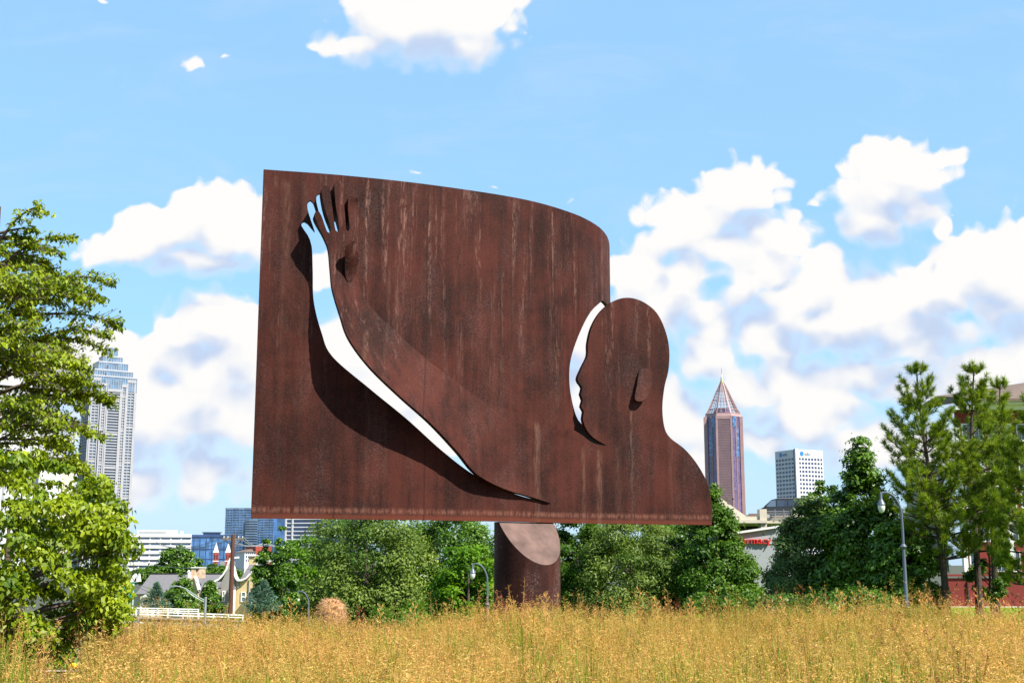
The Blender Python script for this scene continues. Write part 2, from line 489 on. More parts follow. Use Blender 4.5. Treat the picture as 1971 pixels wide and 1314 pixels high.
# ------------------------------------------------------------------ the steel monument
def rust_mat(name='rusted_steel', dark=(0.0095, 0.0034, 0.0030), mid=(0.054, 0.0132, 0.0088), lite=(0.165, 0.085, 0.066), stain=1.0, patina=0.25):
    m, b, p, out = new_mat(name)
    co = b.n('ShaderNodeTexCoord').outputs['Object']
    streak = b.noise(b.vec('MULTIPLY', co, (5.0, 5.0, 0.28)), 1.0, 7.0, 0.65)
    blot = b.noise(co, 0.75, 6.0, 0.65)
    fine = b.noise(co, 42.0, 4.0, 0.8)
    grain = b.noise(co, 22.0, 5.0, 0.7)
    f = b.math('ADD', b.math('MULTIPLY', streak, 0.40), b.math('MULTIPLY', blot, 0.60))
    c = b.mix(b.ss(f, 0.38, 0.64), dark, mid)
    c = b.mix(b.ss(fine, 0.40, 0.75, 0.0, 0.5), c, (0.095, 0.030, 0.018))
    c = b.mix(b.ss(grain, 0.42, 0.30, 0.0, 0.7), c, (0.007, 0.004, 0.005))
    pat = b.math('MULTIPLY', b.ss(b.noise(b.vec('MULTIPLY', co, (1.5, 1.5, 0.6)), 1.0, 4.0, 0.6), 0.46, 0.66), b.ss(b.noise(co, 30.0, 5.0, 0.8), 0.46, 0.62))
    c = b.mix(b.math('MULTIPLY', pat, patina), c, (0.125, 0.085, 0.078))
    # pale mineral runs that start high on the plate and thin out downwards
    run = b.noise(b.vec('MULTIPLY', co, (6.5, 6.5, 0.30)), 1.0, 5.0, 0.6)
    brk = b.noise(b.vec('MULTIPLY', co, (21.0, 21.0, 4.2)), 1.0, 6.0, 0.75)
    z = b.sep(co)[2]
    hi = b.ss(z, 4.2, 8.4, 0.06, 1.0)
    runs = b.math('MULTIPLY', b.math('MULTIPLY', b.ss(run, 0.49, 0.70), b.ss(brk, 0.44, 0.64)), hi)
    c = b.mix(b.math('MULTIPLY', runs, stain), c, lite)
    # lime line along the lower rim where the wet dries
    rim = b.math('MULTIPLY', b.ss(b.math('ABSOLUTE', b.math('SUBTRACT', z, 2.68)), 0.085, 0.0), b.ss(brk, 0.36, 0.62))
    c = b.mix(b.math('MULTIPLY', rim, 0.55 * stain), c, (0.20, 0.085, 0.058))
    rim2 = b.ss(b.math('ADD', z, b.math('MULTIPLY', brk, 0.05)), 2.66, 2.60)
    c = b.mix(b.math('MULTIPLY', rim2, 0.6 * stain), c, (0.115, 0.030, 0.016))
    # rain-washed drips under the joints, and welded plate seams
    if stain > 0:
        x = b.sep(co)[0]
        for x0, zt_, w_, k_ in DRIPS:
            xx = b.math('ADD', x, b.math('MULTIPLY', b.math('SUBTRACT', b.noise(b.vec('MULTIPLY', co, (1, 1, .5)), 3.0, 4.0), .5), .16))
            d_ = b.ss(b.math('ABSOLUTE', b.math('SUBTRACT', xx, x0)), w_, 0.0)
            d_ = b.math('MULTIPLY', d_, b.math('MULTIPLY', b.ss(z, zt_ + .03, zt_ - .12), b.ss(z, zt_ - 2.6, zt_ - .3, .25, 1.0)))
            d_ = b.math('MULTIPLY', d_, b.math('MULTIPLY', b.ss(brk, 0.36, 0.62, .12, 1.0), k_ * .75))
            c = b.mix(d_, c, (0.135, 0.070, 0.048))
        for x0 in (-3.62, -1.98):
            c = b.mix(b.ss(b.math('ABSOLUTE', b.math('SUBTRACT', x, x0)), .022, .008, 0.0, .55), c, (0.018, 0.007, 0.006))
    b.put(p.inputs['Base Color'], c)
    b.put(p.inputs['Roughness'], b.lin(grain, 0.3, 0.7, 0.62, 0.85))
    p.inputs['Specular IOR Level'].default_value = 0.10
    bn = b.n('ShaderNodeBump'); bn.inputs['Strength'].default_value = 0.35; bn.inputs['Distance'].default_value = 0.012
    b.put(bn.inputs['Height'], b.math('ADD', grain, b.math('MULTIPLY', fine, 0.6)))
    b.put(p.inputs['Normal'], bn.outputs[0])
    return m
DRIPS = [(.20, 4.55, .10, .85), (1.18, 4.12, .07, .6), (1.52, 4.08, .09, .75), (2.24, 4.98, .05, .7), (1.92, 4.2, .12, .35), (3.1, 4.4, .06, .3), (-4.62, 9.0, .16, .45), (-4.28, 9.0, .09, .35), (-3.05, 6.1, .07, .5), (-2.7, 7.4, .06, .45)]
M_RUST = rust_mat()
M_RUST_COL = rust_mat('rusted_steel_tube', (0.011, 0.0045, 0.0042), (0.050, 0.0165, 0.0115), (0.13, 0.08, 0.06), 0.0, 0.8)
M_RUST_CUT = mat('weathered_cut_face', (0.098, 0.058, 0.047), 0.85, 0.5, 2.4, bump=0.2)

# plan of the standing plate: a sheet that bends away to the right
PLAN = [(-4.77, 23.0), (-3.27, 23.38), (-1.65, 23.98), (.15, 24.93), (1.22, 25.93), (1.83, 26.88), (2.16, 27.8), (2.32, 28.8), (2.36, 29.8)]
PLAN = [Vector((x, y, 0)) for x, y in PLAN]
plan = poly_path(PLAN, 0.06)
# plan of the figure's bust: leaves the plate and runs on nearly straight
BUST = [(.15, 24.93), (.75, 25.435), (1.30, 25.80), (2.3, 26.25), (4.36, 27.0), (4.9, 27.2)]
bust_plan = poly_path([Vector((x, y, 0)) for x, y in BUST], 0.06)

def offset_plan(pl, p):
    out = []
    for i, q in enumerate(pl):
        d = (pl[min(i + 1, len(pl) - 1)] - pl[max(i - 1, 0)]).normalized()
        n = Vector((d.y, -d.x, 0))              # towards the viewer
        out.append(q + n * p)
    return out

_cache = {}
def on_plan(pl, px, py, p):
    """point of the upright sheet `pl`, pushed `p` metres towards the viewer, seen at a pixel, and the sheet's normal there"""
    u, v = ray(px, py)
    key = (id(pl), round(p, 3))
    if key not in _cache: _cache[key] = offset_plan(pl, round(p, 3))
    o = _cache[key]
    best = None
    for i in range(len(o) - 1):
        a, b = o[i], o[i + 1]
        fa, fb = a.x - u * a.y, b.x - u * b.y
        if fa <= 0 <= fb or (i == 0 and fa > 0) :
            t = fa / (fa - fb) if fa != fb else 0
            best = (a.lerp(b, t), (b - a).normalized()); break
    if best is None:
        # beyond the tangent: clamp to the point nearest the sight line
        i = max(range(len(o) - 1), key=lambda k: o[k].x / o[k].y)
        best = (o[i], (o[i + 1] - o[i]).normalized())
    q, d = best
    return Vector((q.x, q.y, EYE + v * q.y)), Vector((d.y, -d.x, 0))

def inside(pt, poly):
    x, y = pt; r = False; n = len(poly)
    for i in range(n):
        x1, y1 = poly[i]; x2, y2 = poly[(i + 1) % n]
        if (y1 > y) != (y2 > y) and x < (x2 - x1) * (y - y1) / (y2 - y1) + x1: r = not r
    return r

def dist_line(pt, line):
    p = Vector(pt); best = 1e9; arc = 0
    for a, b in zip(line, line[1:]):
        a, b = Vector(a), Vector(b); ab = b - a
        t = max(0, min(1, (p - a).dot(ab) / max(ab.length_squared, 1e-9)))
        best = min(best, (p - a - ab * t).length)
    return best

def slab(outline, holes, fn, step, thick):
    """plate of given thickness over an outline drawn on the sheet; fn(pt) gives the front point and its normal"""
    vs = [Vector(q) for q in outline]; edges = [(i, (i + 1) % len(vs)) for i in range(len(vs))]
    for h in holes:
        o = len(vs); vs += [Vector(q) for q in h]; edges += [(o + i, o + (i + 1) % len(h)) for i in range(len(h))]
    rings = [outline] + holes
    xs_ = [q[0] for q in outline]; ys_ = [q[1] for q in outline]
    x = min(xs_) + step * .5
    while x < max(xs_):
        y = min(ys_) + step * .5
        while y < max(ys_):
            q = (x, y)
            if inside(q, outline) and not any(inside(q, h) for h in holes) and min(dist_line(q, list(r) + [r[0]]) for r in rings) > step * .35:
                vs.append(Vector(q))
            y += step
        x += step
    v2, e2, f2, ov, oe, of = mgeo.delaunay_2d_cdt([Vector((q[0], q[1])) for q in vs], edges, [], 0, 1e-5)
    f2 = [f for f in f2 if (lambda c: inside(c, outline) and not any(inside(c, h) for h in holes))(
        (sum(v2[i].x for i in f) / len(f), sum(v2[i].y for i in f) / len(f)))]
    front, back = [], []
    for q in v2:
        a, n = fn((q.x, q.y))
        front.append(a); back.append(a - n * (thick((q.x, q.y)) if callable(thick) else thick))
    n = len(front)
    V = front + back
    cnt = {}
    faces = []
    for f in f2:
        a, b_, c_ = (front[i] for i in f[:3])
        # wind so the face looks towards the viewer
        nn = (b_ - a).cross(c_ - a)
        if nn.y > 0: f = list(f)[::-1]
        faces.append(tuple(f))
        for i in range(len(f)):
            cnt[(f[i], f[(i + 1) % len(f)])] = 1
    allf = list(faces) + [tuple(i + n for i in f[::-1]) for f in faces]
    for (a, b_) in cnt:
        if (b_, a) not in cnt: allf.append((b_, a, a + n, b_ + n))
    return V, allf

def slab_mesh(name, V, Fc, m, off):
    me = bpy.data.meshes.new(name)
    me.from_pydata([(q.x - off[0], q.y - off[1], q.z - off[2]) for q in V], [], Fc)
    me.materials.append(m)
    me.polygons.foreach_set('use_smooth', [True] * len(me.polygons))
    me.update(); me.set_sharp_from_angle(angle=R(30))
    return me

COLX, COLY, COLR = 0.30, 25.05, 0.655
monument = thing('steel_monument', (COLX, COLY, 0), 'curved rusted steel plate on a round column, with raised arm and head in profile', 'sculpture')
M0 = Vector((COLX, COLY, 0))

def p2(pts, step=9.0, closed=False):
    return [(q.x, q.y) for q in poly_path([Vector((x, y, 0)) for x, y in pts], step, closed)]

# --- the plate. Bottom and top rims are level: heights taken from the left-hand corners
ZT = at(509, 326, 23.0).z
ZB = at(487, 997, 23.0).z
def rim_px(pl, i, z):
    """pixel of a plan point at a height"""
    q = pl[i]; dx, dy, dz = q.x, q.y, z - EYE
    F_ = dy * _c + dz * _s; U_ = -dy * _s + dz * _c
    return (985.5 + FPX * dx / F_, 657.0 - FPX * U_ / F_)
tan_i = max(range(len(plan)), key=lambda k: plan[k].x / plan[k].y)
end_i = tan_i
# outline on the unrolled sheet: s along the plan, z up
S = [0.0]
for a, b_ in zip(plan, plan[1:]): S.append(S[-1] + (b_ - a).length)
def s_of(px, py):
    q, _ = on_plan(plan, px, py, 0.0)
    i = min(range(len(plan)), key=lambda k: (plan[k].x - q.x) ** 2 + (plan[k].y - q.y) ** 2)
    best = S[i]
    for j in (i - 1, i):
        if 0 <= j < len(plan) - 1:
            ab = plan[j + 1] - plan[j]
            t = (Vector((q.x, q.y, 0)) - plan[j]).dot(ab) / ab.length_squared
            if 0 <= t <= 1: best = S[j] + t * ab.length
    return best, q.z
def sheet_pt(sz):
    s, z = sz
    s = max(0.0, min(S[-1] - 1e-4, s))
    i = next(k for k in range(len(S) - 1) if S[k + 1] >= s)
    t = (s - S[i]) / (S[i + 1] - S[i])
    q = plan[i].lerp(plan[i + 1], t)
    d0 = (plan[min(i + 1, len(plan) - 1)] - plan[max(i - 1, 0)]).normalized()
    d1 = (plan[min(i + 2, len(plan) - 1)] - plan[i]).normalized()
    d = d0.lerp(d1, t).normalized()
    return Vector((q.x, q.y, z)), Vector((d.y, -d.x, 0))

def to_sz(pts): return [s_of(x, y) for x, y in pts]

s_seam, _ = s_of(1176, 870)
S_END = S[-1] - 0.9
GAP = p2([(1176, 872), (1172, 846), (1150, 834), (1128, 822), (1113, 808), (1103, 780), (1096, 735), (1099, 690), (1116, 640), (1137, 600), (1160, 578)])   # where the head was cut free
s_low, _ = s_of(1092, 990)
gap_sz = to_sz(GAP)
z_gap = gap_sz[-1][1]
plate_outline = [(0, ZB), (0, ZT)]
plate_outline += [(S_END * k / 40, ZT) for k in range(1, 41)]
plate_outline += [(S_END, z_gap)] + [(S_END + (gap_sz[-1][0] - S_END) * k / 12, z_gap) for k in range(1, 12)] + gap_sz[::-1] + [(s_seam, ZB + .5), (s_low, ZB + .5), (s_low, ZB)]
plate_outline += [(s_low * k / 30, ZB) for k in range(29, 0, -1)]

# opening left by the arm that was bent forward: a plain, smoothly drawn arm and open hand
SLIT_L = [(1056, 968), (985, 948), (915, 915), (852, 868), (783, 806), (712, 748), (640, 686), (619, 640), (604, 580), (602, 520), (600, 474), (592, 452), (580, 434), (586, 426), (600, 436)]
HAND_HOLE = [(606, 446), (604, 440), (592, 402), (594, 388), (603, 390), (616, 432), (619, 428), (609, 388), (612, 374), (621, 378), (636, 420)]
SLIT_R = [(662, 430), (668, 500), (676, 560), (706, 640), (770, 715), (850, 780), (930, 850), (1000, 905)]
hole_px = p2(SLIT_L, 8)[:-1] + p2(HAND_HOLE, 4)[:-1] + [(645, 425)] + p2(SLIT_R, 9)
hole_sz = to_sz(hole_px)
V_, F_ = slab(plate_outline, [hole_sz], sheet_pt, 0.2, 0.085)
link('plate', slab_mesh('plate', V_, F_, M_RUST, M0), monument)

# --- bust: shoulders, neck and head, one flat-cut silhouette
HEAD = [(1047, 828), (1106, 828), (1122, 838), (1136, 849), (1150, 855), (1168, 857), (1160, 853), (1140, 840), (1128, 824), (1122, 806), (1124, 792), (1119, 782), (1122, 770), (1118, 758), (1121, 746), (1112, 730), (1120, 708), (1131, 684),
        (1132, 660), (1140, 628), (1158, 598), (1184, 578), (1212, 573), (1240, 582), (1264, 602), (1280, 634), (1288, 670), (1287, 710), (1279, 745), (1275, 785), (1279, 822), (1290, 842), (1318, 864), (1342, 893), (1362, 930), (1370, 965)]
def bust_pt(q):
    return on_plan(bust_plan, q[0], q[1], 0.015)
def bust_bottom():
    out = []
    for px in range(1370, 1046, -12):
        q, n = on_plan(bust_plan, px, 1005, 0.015)
        dy = q.y; dz = ZB - EYE
        Fv = dy * _c + dz * _s; Uv = -dy * _s + dz * _c
        out.append((px, 657 - FPX * Uv / Fv))
    return out
bb = bust_bottom()
head_out = [HEAD[0], HEAD[1]] + p2(HEAD[1:], 5)[1:] + [(1371, 985)] + bb + [(1047, bb[-1][1])]
V_, F_ = slab(head_out, [], bust_pt, 15, 0.10)
link('bust', slab_mesh('bust', V_, F_, M_RUST, M0), monument)
EAR = p2([(1232, 772), (1222, 768), (1226, 742), (1231, 715), (1243, 708), (1254, 716), (1256, 735), (1248, 758), (1240, 769)], 4, True)
def ear_pt(q):
    return on_plan(bust_plan, q[0], q[1], round(0.06 + 0.10 * max(0, (q[1] - 708) / 65), 2))
V_, F_ = slab(EAR, [], ear_pt, 8, 0.06)
link('ear', slab_mesh('ear', V_, F_, M_RUST, M0), monument)

# --- the arm, hinged on the plate along its upper line and bent towards the viewer along its lower one
FOLD = p2([(1060, 968), (1052, 900), (1048, 850), (1042, 812), (985, 790), (925, 768), (870, 728), (815, 686), (760, 636), (712, 588), (692, 548), (690, 505), (689, 470), (690, 440), (690, 415), (691, 392)], 9)
FREE = p2([(691, 392), (686, 381), (678, 374), (671, 381), (670, 402), (673, 440), (667, 442), (663, 400), (659, 354), (651, 347), (644, 354), (646, 392), (653, 440), (646, 443), (639, 395), (634, 363), (626, 357), (619, 364), (624, 396), (637, 442), (630, 446), (619, 416), (612, 406), (605, 412), (611, 430), (623, 456), (632, 480), (636, 520), (640, 556), (655, 606), (672, 652), (712, 706), (770, 762), (830, 815), (880, 868), (918, 912), (970, 940), (1020, 955), (1060, 968)], 6)
fold_line = [Vector((x, y)) for x, y in FOLD]
low_edge = [Vector((x, y)) for x, y in p2([(609, 407), (626, 450), (633, 476), (636, 520), (640, 556), (655, 606), (672, 652), (712, 706), (770, 762), (830, 815), (880, 868), (918, 912), (970, 940), (1020, 955), (1060, 968)], 9)]
def arm_off(q):
    du = dist_line(q, fold_line); dl = dist_line(q, low_edge)
    k = du / (du + dl + 1e-6)
    amp = 0.62 * sstep(q[0], 1065, 690) + 0.03
    amp *= 0.52 + 0.48 * sstep(q[1], 470, 660)
    f = k ** 1.25 * amp
    if q[1] < 580:   # the open hand stands off the plate
        t = sstep(q[1], 575, 400)
        f = f * (1 - t) + t * (0.30 + 0.16 * sstep(q[0], 690, 615)) * (0.30 + 0.70 * sstep(dist_line(q, fold_line), 0, 13))
    return 0.022 + f
def arm_pt(q):
    return on_plan(plan, q[0], q[1], round(arm_off(q), 2))
arm_outline = FOLD[:-1] + FREE[:-1]
V_, F_ = slab(arm_outline, [], arm_pt, 9, lambda q: 0.15 + 0.22 * sstep(q[1], 460, 405))
link('arm', slab_mesh('arm', V_, F_, M_RUST, M0), monument)
TH = p2([(668, 540), (664, 520), (665, 492), (668, 472), (677, 464), (686, 468), (690, 484), (689, 512), (684, 530), (676, 540)], 5, True)
def thumb_pt(q):
    t = sstep(q[1], 545, 470)
    return on_plan(plan, q[0], q[1], round(arm_off(q) + 0.02 + 0.30 * t, 2))
V_, F_ = slab(TH, [], thumb_pt, 8, 0.08)
link('thumb', slab_mesh('thumb', V_, F_, M_RUST, M0), monument)

# --- round column with a slanting cut face
def column():
    n = 72
    d = Vector((0.55, -0.835, 0)).normalized(); slope = 1.24
    zc = ZB - 0.03
    V, Fc = [], []
    def ztop(x, y): return min(ZB - 0.004, zc - slope * (d.x * x + d.y * y))
    ring = [(COLR * math.cos(2 * math.pi * i / n), COLR * math.sin(2 * math.pi * i / n)) for i in range(n)]
    V = [(x, y, -0.6) for x, y in ring] + [(x, y, ztop(x, y)) for x, y in ring]
    Fc = [(i, (i + 1) % n, n + (i + 1) % n, n + i) for i in range(n)]
    me = bpy.data.meshes.new('column'); me.from_pydata(V, [], Fc); me.materials.append(M_RUST_COL)
    me.polygons.foreach_set('use_smooth', [True] * len(me.polygons)); me.update()
    col = link('column', me, monument)
    # cut face, a hair larger lip so that its edge catches the light
    low = [i for i in range(n) if ring[i][0] * d.x + ring[i][1] * d.y >= -0.02]
    hi = [i for i in range(n) if i not in low]
    # split the ring where the slant meets the plate's underside
    e = Vector((-d.y, d.x, 0))
    pts = []
    for k in range(-30, 31):
        a = math.pi / 2 * k / 30
        q = d * (COLR * math.cos(a)) + e * (COLR * math.sin(a))
        pts.append(q)
    V = [(q.x * 1.002, q.y * 1.002, ztop(q.x, q.y) + 0.003) for q in pts]
    me = bpy.data.meshes.new('cut_face'); me.from_pydata(V, [], [tuple(range(len(V)))]); me.materials.append(M_RUST_CUT); me.update()
    link('cut_face', me, monument)
    # flat seat under the plate
    V = [(q.x * .999, q.y * .999, ZB - 0.006) for q in [-d * (COLR * math.cos(math.pi / 2 * k / 30)) + e * (COLR * math.sin(math.pi / 2 * k / 30)) for k in range(-30, 31)]]
    me = bpy.data.meshes.new('column_top'); me.from_pydata(V, [], [tuple(range(len(V)))[::-1]]); me.materials.append(M_RUST_COL); me.update()
    link('column_top', me, monument)
column()

# ------------------------------------------------------------------ buildings
M_GRANITE = mat('pale_granite', (0.285, 0.285, 0.30), 0.6, 0.08, 0.2)
M_WHITE = mat('white_concrete', (0.50, 0.495, 0.48), 0.7, 0.07, 0.25)
M_CREAM = mat('cream_concrete', (0.46, 0.41, 0.32), 0.8, 0.10, 0.8)
M_PINK = mat('rose_granite', (0.305, 0.19, 0.185), 0.5, 0.10, 0.1)
M_PLUM = glass('plum_glass', (0.095, 0.065, 0.135), 0.25, 0.3, (0.3, 0.3, 0.3))
M_BLUEGL = glass('blue_glass', (0.045, 0.115, 0.25), 0.10, 0.5, (0.3, 0.3, 0.27))
M_SKYGL = glass('pale_blue_glass', (0.10, 0.155, 0.225), 0.16, 0.25, (0.2, 0.2, 0.25))
M_DKGL = glass('dark_glass', (0.035, 0.055, 0.10), 0.12, 0.5, (0.5, 0.5, 0.5))
M_NAVY = glass('navy_glass', (0.020, 0.045, 0.125), 0.10, 0.4, (0.25, 0.25, 0.25))
M_WIN = glass('window_glass', (0.10, 0.14, 0.18), 0.08, 0.4, (0.8, 0.8, 0.8))
M_STEEL = mat('pale_grey_metal', (0.42, 0.42, 0.44), 0.45, 0.08, 1.0, metal=0.4)
M_GOLD = mat('gilded_metal', (0.55, 0.36, 0.16), 0.35, 0.1, 1.0, metal=0.7)
M_SLATE = mat('grey_shingles', (0.125, 0.118, 0.122), 0.85, 0.22, 6.0, bump=0.4, bscale=8)
M_YELLOW = mat('yellow_stucco', (0.47, 0.36, 0.185), 0.85, 0.06, 1.0, bump=0.15, bscale=12)
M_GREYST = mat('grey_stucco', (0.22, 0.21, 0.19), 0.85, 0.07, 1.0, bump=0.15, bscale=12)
M_TRIM = mat('white_paint', (0.62, 0.61, 0.58), 0.5, 0.05, 2.0)
M_STONE = mat('tan_chimney_stone', (0.42, 0.30, 0.20), 0.9, 0.4, 3.0, bump=0.6, bscale=5)
M_BRICK = mat('red_brick', (0.27, 0.045, 0.028), 0.85, 0.18, 2.0, bump=0.3, bscale=9)
M_REDWALL = mat('dark_red_masonry', (0.135, 0.012, 0.008), 0.8, 0.12, 1.4, bump=0.25, bscale=8)
M_BROWNROOF = mat('brown_shingles', (0.125, 0.085, 0.065), 0.9, 0.25, 5.0, bump=0.5, bscale=7)
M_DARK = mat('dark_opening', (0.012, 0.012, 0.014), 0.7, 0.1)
M_REDSIGN = mat('red_plastic', (0.62, 0.018, 0.012), 0.4, 0.04, 1.0)
M_LOGOBLUE = mat('logo_blue', (0.03, 0.22, 0.55), 0.4, 0.04, 1.0)
M_LOGOGREY = mat('logo_grey', (0.20, 0.23, 0.27), 0.4, 0.04, 1.0)
M_GREEN = mat('green_sign_paint', (0.01, 0.24, 0.17), 0.4, 0.06, 1.0)
M_LIGHTGREY = mat('pale_grey_panel', (0.27, 0.285, 0.30), 0.6, 0.08, 0.7)

def facing(px, Y, extra=0.0):
    """ground point under a pixel column and the turn that squares a front to the viewer"""
    u, _ = ray(px, 1085)
    x = u * Y
    return Vector((x, Y, ground_z(x, Y))), -math.atan2(x, Y) + R(extra)

def hz(py, Y, x, base):
    """height above `base` of a pixel row at that distance"""
    _, v = ray(985.5 + x / Y * FPX, py)
    return EYE + v * Y - base

def text_mesh(name, s, size, depth, m):
    cu = bpy.data.curves.new(name, 'FONT'); cu.body = s; cu.size = size; cu.extrude = depth; cu.align_x = 'LEFT'
    o = bpy.data.objects.new(name, cu); C.objects.link(o)
    dg = bpy.context.evaluated_depsgraph_get()
    me = bpy.data.meshes.new_from_object(o.evaluated_get(dg))
    bpy.data.objects.remove(o)
    me.materials.clear(); me.materials.append(m)
    return me

def grid_front(b, x0, x1, y, z0, z1, nx, nz, pier, band, d=0.5, side=None):
    """piers and floor bands standing proud of the glass on a front at local y (or at local x when side is set)"""
    for i in range(nx + 1):
        c = x0 + (x1 - x0) * i / nx
        if side is None: b.box(c - pier / 2, c + pier / 2, y - d, y + .02, z0, z1)
        else: b.box(y - (d if side < 0 else .02), y + (d if side > 0 else .02), c - pier / 2, c + pier / 2, z0, z1)
    for k in range(nz + 1):
        z = z0 + (z1 - z0) * k / nz
        if side is None: b.box(x0, x1, y - d * .8, y + .02, z - band / 2, z + band / 2)
        else: b.box(y - (d * .8 if side < 0 else .02), y + (d * .8 if side > 0 else .02), x0, x1, z - band / 2, z + band / 2)
    return b

# --- stepped granite and glass tower (left)
def stepped_tower():
    Y = 1500.0; k = Y / FPX
    loc, rz = facing(191, Y, 16)
    t = thing('office_tower', loc, 'tall pale granite tower with stepped blue glass crown, left of the plate', 'skyscraper', None, rz)
    H = lambda py: hz(py, Y, loc.x, loc.z)
    W, D = 53.0, 44.0
    b = MB().box(-W / 2 + 11, W / 2 - 11, -D / 2 + 2, D / 2 - 2, 0, H(752))
    for sx in (-1, 1):
        b.box(sx * W / 2 - (0 if sx < 0 else 11), sx * W / 2 + (11 if sx < 0 else 0), -D / 2 + 4, D / 2 - 4, 0, H(738))
    b.build('glass_wall', M_SKYGL, t)
    zt = {0: H(736), 1: H(746), 2: H(756), 3: H(746), 4: H(736)}
    # five bays on the front, each a stack of windows between granite piers
    xs_ = [-W / 2, -W / 2 + 11, -8.5, 8.5, W / 2 - 11, W / 2]
    b = MB()
    nfl = 64
    for i in range(5):
        x0, x1 = xs_[i], xs_[i + 1]
        yf = -D / 2 + (4 if i in (0, 4) else (1.2 if i == 2 else 2))
        top = zt[i]
        for e in (x0 + .9, x1 - .9): b.box(e - .9, e + .9, yf - 1.6, yf + .05, 0, top)
        b.box((x0 + x1) / 2 - .35, (x0 + x1) / 2 + .35, yf - .9, yf + .05, 0, top) if i != 2 else None
        for f in range(nfl):
            z = top * f / nfl
            b.box(x0 + 1.8, x1 - 1.8, yf - 1.0, yf + .04, z, z + (1.35 if f % 12 else 2.6))
        b.box(x0, x1, yf - 2.0, yf + .06, top - 1.2, top + 2.2)
    for i in range(5):     # left flank
        y0 = -D / 2 + 4 + (D - 8) * i / 5; y1 = -D / 2 + 4 + (D - 8) * (i + 1) / 5
        xf = -W / 2
        b.box(xf - 1.4, xf + .05, y0 - .8, y0 + .8, 0, zt[0])
        for f in range(nfl):
            z = zt[0] * f / nfl
            b.box(xf - .9, xf + .04, y0 + .8, y1 - .8, z, z + 1.35)
        xr = W / 2
        b.box(xr - .05, xr + 1.4, y0 - .8, y0 + .8, 0, zt[0])
        for f in range(nfl):
            z = zt[0] * f / nfl
            b.box(xr - .04, xr + .9, y0 + .8, y1 - .8, z, z + 1.35)
    b.build('granite_frame', M_GRANITE, t, kind='stuff')
    tiers = [(27.5, 19.5, 752, 728), (23.0, 17, 728, 716), (17.5, 13, 716, 700), (11.5, 10, 700, 688), (6.2, 6.2, 688, 670)]
    for hx, hy, pb, pt in tiers:
        b = MB().box(-hx, hx, -hy, hy, H(pb) - 2, H(pt))
        b.box(-hx * .45, hx * .45, -hy - 1.6, hy + 1.6, H(pb) - 2, H(pt) - 4)
        o = b.build('crown_tier', M_SKYGL, t)
        m = MB()
        n = max(4, int(hx / 1.4))
        for j in range(n + 1):
            x = -hx + 2 * hx * j / n
            m.box(x - .18, x + .18, -hy - 2.0 if abs(x) < hx * .45 else -hy - .3, -hy, H(pb) - 2, H(pt) - (4 if abs(x) < hx * .45 else 0))
        m.box(-hx - .3, hx + .3, -hy - .4, hy + .4, H(pt) - 1.0, H(pt) + .4)
        m.build('mullion', M_STEEL, o, kind='stuff')
    MB().box(-3.6, 3.6, -3.6, 3.6, H(670), H(666)).box(-2.4, 2.4, -2.4, 2.4, H(666), H(662.5)).build('roof_cap', M_WHITE, t)
stepped_tower()

